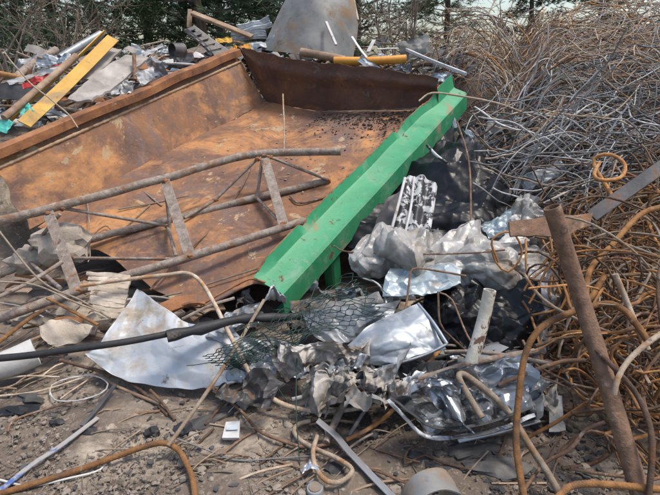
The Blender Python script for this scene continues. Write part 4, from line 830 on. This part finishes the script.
# ---------------------------------------------------------------- earth: stones, shards, sticks
B = Bag()
for q in range(9000):
    p = ground_pt((-20, 345), (640, 520)); r = .002+.010*R.random()**6
    if R.random() < .35: p = S(U(-20, 330), U(400, 520))
    B.add(lump_geo((p.x, p.y, p.z+r*.3), (r*U(.8, 1.4), r, r*U(.5, .9)), I1, .5, seed=q*.37, rz=U(0, 6)))
mk('gravel', B.v, B.f, 'stone', None, 'fine pale gravel and crumbs strewn over the earth', 'gravel', kind='stuff', smooth=False)
B = Bag()
for q in range(650):
    p = ground_pt((-20, 335), (640, 520))
    if R.random() < .45: p = S(U(420, 600), U(425, 515))
    a = U(0, 6.28); l = U(.008, .045)*U(.4, 1.2); w = l*U(.2, .8); ax = V((math.cos(a), math.sin(a), U(-.2, .3))); ay = V((-math.sin(a), math.cos(a), U(-.3, .3))); h = U(.002, .006)
    pts = [ax*(l*x)+ay*(w*y) for x, y in ((-.5, -.3), (.2, -.5), (.5, .1), (.1, .5), (-.4, .35))]
    pts = [x*U(.7, 1.2) for x in pts]; c = V((p.x, p.y, p.z+.006))
    B.add(([c+x for x in pts]+[c+x+V((0, 0, h)) for x in pts], [(4, 3, 2, 1, 0), (5, 6, 7, 8, 9)]+[(i, (i+1) % 5, 5+(i+1) % 5, 5+i) for i in range(5)]))
mk('shards', B.v, B.f, 'shard', None, 'dark flat shards and crumbs scattered on the earth', 'shards', kind='stuff', smooth=False)
for q in range(40):
    p = S(U(0, 600), U(395, 500)) if q > 20 else S(U(170, 340), U(420, 495)); r = U(.010, .024)
    g_ = lump_geo((p.x, p.y, p.z+r*.35), (r*U(.9, 1.5), r*U(.8, 1.1), r*U(.5, .8)), I2, .45, seed=q*1.3, rz=U(0, 6))
    mk('stone', g_[0], g_[1], 'stone', None, 'pale brown stone lying on the bare earth', 'stone', 'stones on the earth', sharp=25)
for q, (px, py, sx, sy, lb) in enumerate(((88, 433, .06, .03, 'dark rubber scrap at lower left on the pale dust'), (20, 412, .09, .04, 'large dark rubber scrap at the left edge on the earth'), (28, 399, .08, .04, 'grey flat stone like scrap below the cream pipe'),
        (152, 434, .035, .03, 'small black lump right of the pale dust'), (205, 424, .13, .035, 'long dark grey block behind the small carton'), (186, 430, .05, .04, 'black lump left of the long grey block'),
        (372, 436, .03, .025, 'black rubber chip left of the car panel'), (383, 430, .03, .025, 'black rubber chip nearest the car panel'), (418, 458, .05, .03, 'dark chip on the earth above the cut pipe'), (335, 470, .05, .04, 'black lump inside the rusty hook'),
        (475, 452, .12, .04, 'long dark slate piece right of the car panel'), (500, 470, .12, .05, 'flat grey slate piece at lower right'), (535, 400, .06, .05, 'grey lump under the rusty coils'), (57, 424, .03, .02, 'blue tinged dark chip on the earth at left'))):
    p = S(px, py); g_ = lump_geo((p.x, p.y, p.z+.008), (sx, sy, .018), I2, .7, 2.2, seed=q*2.1, rz=U(-.5, .8))
    mk('dark_scrap', g_[0], g_[1], 'shard' if q in (2, 4, 10, 11, 12) else 'rubber', None, lb, 'scrap', smooth=False)
for q in range(130):
    p = S(U(-10, 95), U(255, 400), U(0, .05)) if q < 50 else S(U(95, 560), U(385, 490), .01)
    a = U(-.6, 1.2); l = U(.06, .3); dv = V((math.cos(a), math.sin(a), U(-.05, .25)))*l/2
    m = R.choice(['twig', 'rebar_brown', 'rebar_tan', 'wood_brown']); tube('twig', [p-dv, p+V((0, 0, U(0, .02))), p+dv], U(.002, .006), m, CW[m]+' small stick lying on the '+('rubble at the left edge below the truss' if q < 50 else 'earth in the foreground'), 'stick', 'sticks on the earth', sides=5, jit=.015, step=.03)
for q in range(96):
    p = S(U(330, 560), U(290, 395), U(0.02, .16)); a = U(-.7, .7); l = U(.15, .5); dv = V((math.cos(a), math.sin(a), U(-.2, .3)))*l/2
    if q % 3: tube('scrap_rod', [p-dv, p+V((U(-.04, .04), U(-.04, .04), U(-.02, .05))), p+dv], U(.003, .010), R.choice(['rebar_brown', 'rebar_tan', 'pipe_grey', 'wire_grey']), 'thin rod among the sheet scrap in the centre', 'rod', 'rods in the centre scrap', sides=6, jit=.02)
    else: bar('scrap_strip', [p-dv*.6, p+V((0, 0, U(0, .04))), p+dv*.6], U(.03, .10), .003, R.choice(['galv_dull', 'dark_metal', 'zinc_old', 'rubber']), up=V((U(-.4, .4), U(-.6, .2), 1)), label='thin metal strip among the sheet scrap in the centre', cat='metal strip', group='strips in the centre scrap', step=.05, jit=.02, rag=.004)
for q in range(40):
    p = S(U(345, 520), U(180, 300), U(.0, .12)); a = U(0, 3.14); l = U(.15, .45); dv = V((math.cos(a), math.sin(a), U(-.2, .3)))*l/2
    dx, dy = p.x+.3782, p.y-2.792; t = -dx*.831+dy*.556
    if t > -.3: continue
    bar('scrap_strip', [p-dv*.6, p+V((0, 0, U(0, .04))), p+dv*.6], U(.04, .14), .003, R.choice(['black_plastic', 'dark_metal', 'rubber', 'zinc_old']), up=V((U(-.4, .4), U(-.6, .2), 1)), label='dark strip of scrap in the hollow beside the green rail', cat='metal strip', group='dark strips in the hollow', step=.05, jit=.03, rag=.006)

for q in range(46):
    px, py = U(-5, 215), U(262, 335); p = Z(px, py, U(.02, .22)); p.y = min(p.y, 2.75+.5*max(0, -.6-p.x)); a = U(-.3, .9); l = U(.12, .4); dv = V((math.cos(a), math.sin(a), U(-.25, .3)))*l/2
    m = R.choice(['wood_grey', 'dark_metal', 'rust_rim', 'pipe_grey', 'wood_brown', 'zinc_old'])
    if q % 2: bar('scrap_strip', [p-dv*.6, p+V((0, 0, U(0, .03))), p+dv*.6], U(.03, .10), U(.004, .02), m, up=V((U(-.4, .4), U(-.6, .2), 1)), label=CW[m]+' strip of scrap under the front edge of the tray', cat='scrap', group='strips under the tray front', step=.05, jit=.02, rag=.006)
    else: tube('scrap_rod', [p-dv, p+V((U(-.03, .03), 0, U(-.02, .04))), p+dv], U(.004, .013), m, CW[m]+' rod of scrap under the front edge of the tray', 'rod', 'rods under the tray front', sides=6, jit=.02)
for q in range(14):
    p = Z(U(0, 200), U(270, 330), U(.02, .12)); p.y = min(p.y, 2.7); r_ = U(.03, .07); g_ = lump_geo(p, (r_*1.4, r_, r_*.8), I2, .5, seed=q*3.1, rz=U(0, 6))
    mk('rubble_lump', g_[0], g_[1], 'concrete', None, 'pale lump of rubble under the front edge of the tray', 'rubble', 'rubble under the tray front', sharp=22)
# crumpled dirty scraps packed over one another in the centre
for q in range(70):
    px, py = U(240, 545), U(288, 402)
    if 360 < px < 450 and 305 < py < 362: py = U(365, 400)
    c = S(px, py, U(.04, .22)); w, h_ = U(.08, .26), U(.06, .16); ax = V((1, U(-.5, .5), U(-.35, .35))).normalized(); ay = V((U(-.3, .3), U(.4, 1), U(-.5, .7))).normalized()
    m = R.choice(['galv', 'galv_dull', 'paper_foil', 'dark_metal', 'zinc_old', 'galv_white', 'rubber', 'paper_foil', 'dark_metal'])
    sheet('crumpled_scrap', [[c+ax*(w*(j-1)/2*U(.7, 1.2))+ay*(h_*(i-1)/2*U(.7, 1.2))+V((0, 0, U(-.02, .03))) for j in range(3)] for i in range(3)], m, CW.get(m, 'pale')+' crumpled scrap packed into the centre pile', 'scrap', 'crumpled scraps in the centre pile',
          nu=26, nv=30, facet=((12, .022), (60, .008)), amp=.01, fs_=8, thick=.0015, edge=.02, seed=200+q, sharp=16)
B = Bag()
for q in range(1000):
    p = ground_pt((-20, 340), (640, 520)); a = U(0, 6.28); l = U(.008, .05)*U(.4, 1.2); dv = V((math.cos(a), math.sin(a), U(-.15, .25)))*l
    B.add(sweep([V((p.x, p.y, p.z+.004))-dv, V((p.x, p.y, p.z+.006)), V((p.x, p.y, p.z+.004))+dv], ring(U(.0008, .0022), 4)))
mk('litter', B.v, B.f, 'twig', None, 'fine dry bits of twig and wire strewn over the earth', 'litter', kind='stuff', smooth=False)
# ---------------------------------------------------------------- trees behind
def branch_bag(B, p, d, l, r, depth, rnd):
    pts = [p]; q = p.copy(); dd = d.copy()
    for i in range(4):
        dd = (dd+V((rnd.gauss(0, .18), rnd.gauss(0, .18), rnd.gauss(0, .12)))).normalized(); q = q+dd*(l/4); pts.append(q.copy())
    B.add(tube_geo(pts, r, 5, .12, taper=.35))
    if depth:
        for k in range(rnd.randint(3, 5)):
            i = rnd.randint(1, 4); nd = (dd+V((rnd.gauss(0, .7), rnd.gauss(0, .7), rnd.gauss(0.1, .5)))).normalized()
            branch_bag(B, pts[i], nd, l*rnd.uniform(.4, .7), r*.5, depth-1, rnd)
def pine(seed):
    rnd = random.Random(seed); tb = Bag(); nv = []; nf = []
    hgt = 7.5; tp_ = [V((.18*math.sin(z*.6+seed), .15*math.sin(z*.8+2*seed), z)) for z in np.linspace(-.3, hgt, 12)]
    tb.add(tube_geo(tp_, .15, 9, .3, taper=.2, wob=.15))
    for k in range(70):
        h = .5+(hgt-.7)*(k/70)**1.05; a = k*2.4+rnd.gauss(0, .3); l = (1-h/9)*rnd.uniform(1.5, 2.8)
        i = min(10, int((h+.3)/(hgt+.3)*11)); b = tp_[i].lerp(tp_[i+1], ((h+.3)/(hgt+.3)*11)-i)
        d = V((math.cos(a), math.sin(a), rnd.uniform(-.1, .35))).normalized(); pts = [b]; q = b.copy(); dd = d.copy()
        for s in range(5):
            dd = (dd+V((rnd.gauss(0, .12), rnd.gauss(0, .12), rnd.gauss(-.03, .1)))).normalized(); q = q+dd*l/5; pts.append(q.copy())
        tb.add(tube_geo(pts, .03*(1-h/10), 5, .2, taper=.3))
        for s in range(46):
            f = rnd.random()**.55*.85+.15; x = f*5; j = min(4, int(x)); c = pts[j].lerp(pts[j+1], x-j)
            c = c+V((rnd.gauss(0, .16), rnd.gauss(0, .16), rnd.gauss(0, .10)))*(.5+l*.25)
            ax = (dd+V((rnd.gauss(0, .7), rnd.gauss(0, .7), rnd.gauss(.25, .5)))).normalized()
            for w in range(9):
                e = (ax+V((rnd.gauss(0, .55), rnd.gauss(0, .55), rnd.gauss(0, .55)))).normalized(); sd = e.orthogonal().normalized()*.011
                o_ = c+ax*rnd.uniform(-.06, .06); n = len(nv); nv.extend([o_-sd, o_+sd, o_+e*rnd.uniform(.10, .2)]); nf.append((n, n+1, n+2))
    return tb, (nv, nf)
def tree_from(tb, cr_, loc, rz, sc_, label, group, cache={}):
    e = thing('pine_tree', label, 'tree', loc, group); e.rotation_euler.z = rz; e.scale = (sc_, sc_, sc_)
    key = id(tb)
    if key not in cache:
        ms = []
        for nm, vv, ff, mm in (('trunk', tb.v, tb.f, 'bark'), ('crown', cr_[0], cr_[1], 'needles')):
            me = bpy.data.meshes.new(nm); me.from_pydata(vv, [], ff); me.materials.append(MT[mm]); me.update(); ms.append(me)
        cache[key] = ms
    for nm, me in zip(('trunk', 'crown'), cache[key]):
        o = bpy.data.objects.new(nm, me); COL.objects.link(o); o.parent = e
    return e
PINES = [pine(s) for s in (1, 2, 3)]
spots = [(20, 12, 0, .9), (96, 11, 1, 1.0), (150, 14.5, 2, 1.1), (205, 13, 0, 1.2), (262, 14, 1, 1.2), (300, 12, 2, 1.0), (362, 12.5, 0, 1.1), (60, 17, 1, 1.2), (-30, 15, 2, 1.1), (440, 19, 0, 1.0), (520, 17, 2, .8), (590, 15, 1, .75), (230, 18, 2, 1.3)]
LBL = ['dark green pine at the far left behind the pile', 'pine with a bare straight trunk showing above the yellow beam', 'dark pine between the bare trunk and the timber post', 'dense dark pine behind the slotted frame', 'dense dark pine behind the corrugated sheets', 'dark pine just behind the drum shell', 'dark pine with a trunk right of the drum shell',
       'far pine seen through the branches at top left', 'pine at the left edge of the picture', 'far pale pine above the left side of the brown heap', 'small pine above the middle of the brown heap', 'pine above the brown heap nearest the right corner', 'far pine filling in behind the dense dark pines', 'far pine behind the bare trunk', 'far pine behind the drum shell']
for (px, d, k, s_), lb in zip(spots, LBL):
    p = P(px, 66, d); tree_from(PINES[k][0], PINES[k][1], V((p.x, p.y, H(p.x, p.y)-.1)), U(0, 6.28), s_, lb, 'pines behind the scrap yard')
for k, (px, d, ln, lb) in enumerate(((10, 7.6, 1.9, 'bare grey branched shrub at the top left corner'), (58, 8.2, 1.6, 'bare thin shrub behind the yellow beam'), (400, 8.0, 1.8, 'bare twiggy shrub right of the drum shell'), (452, 8.4, 1.7, 'bare twiggy shrub behind the left side of the brown heap'))):
    p = P(px, 80, d); b0 = V((p.x, p.y, H(p.x, p.y)-.05)); rnd = random.Random(40+k); B = Bag()
    for q in range(6): branch_bag(B, b0+V((rnd.gauss(0, .1), rnd.gauss(0, .1), 0)), V((rnd.gauss(0, .6), rnd.gauss(0, .4), 1)).normalized(), ln*rnd.uniform(.7, 1), .022, 3, rnd)
    mk('bare_shrub', B.v, B.f, 'twig', None, lb, 'shrub')
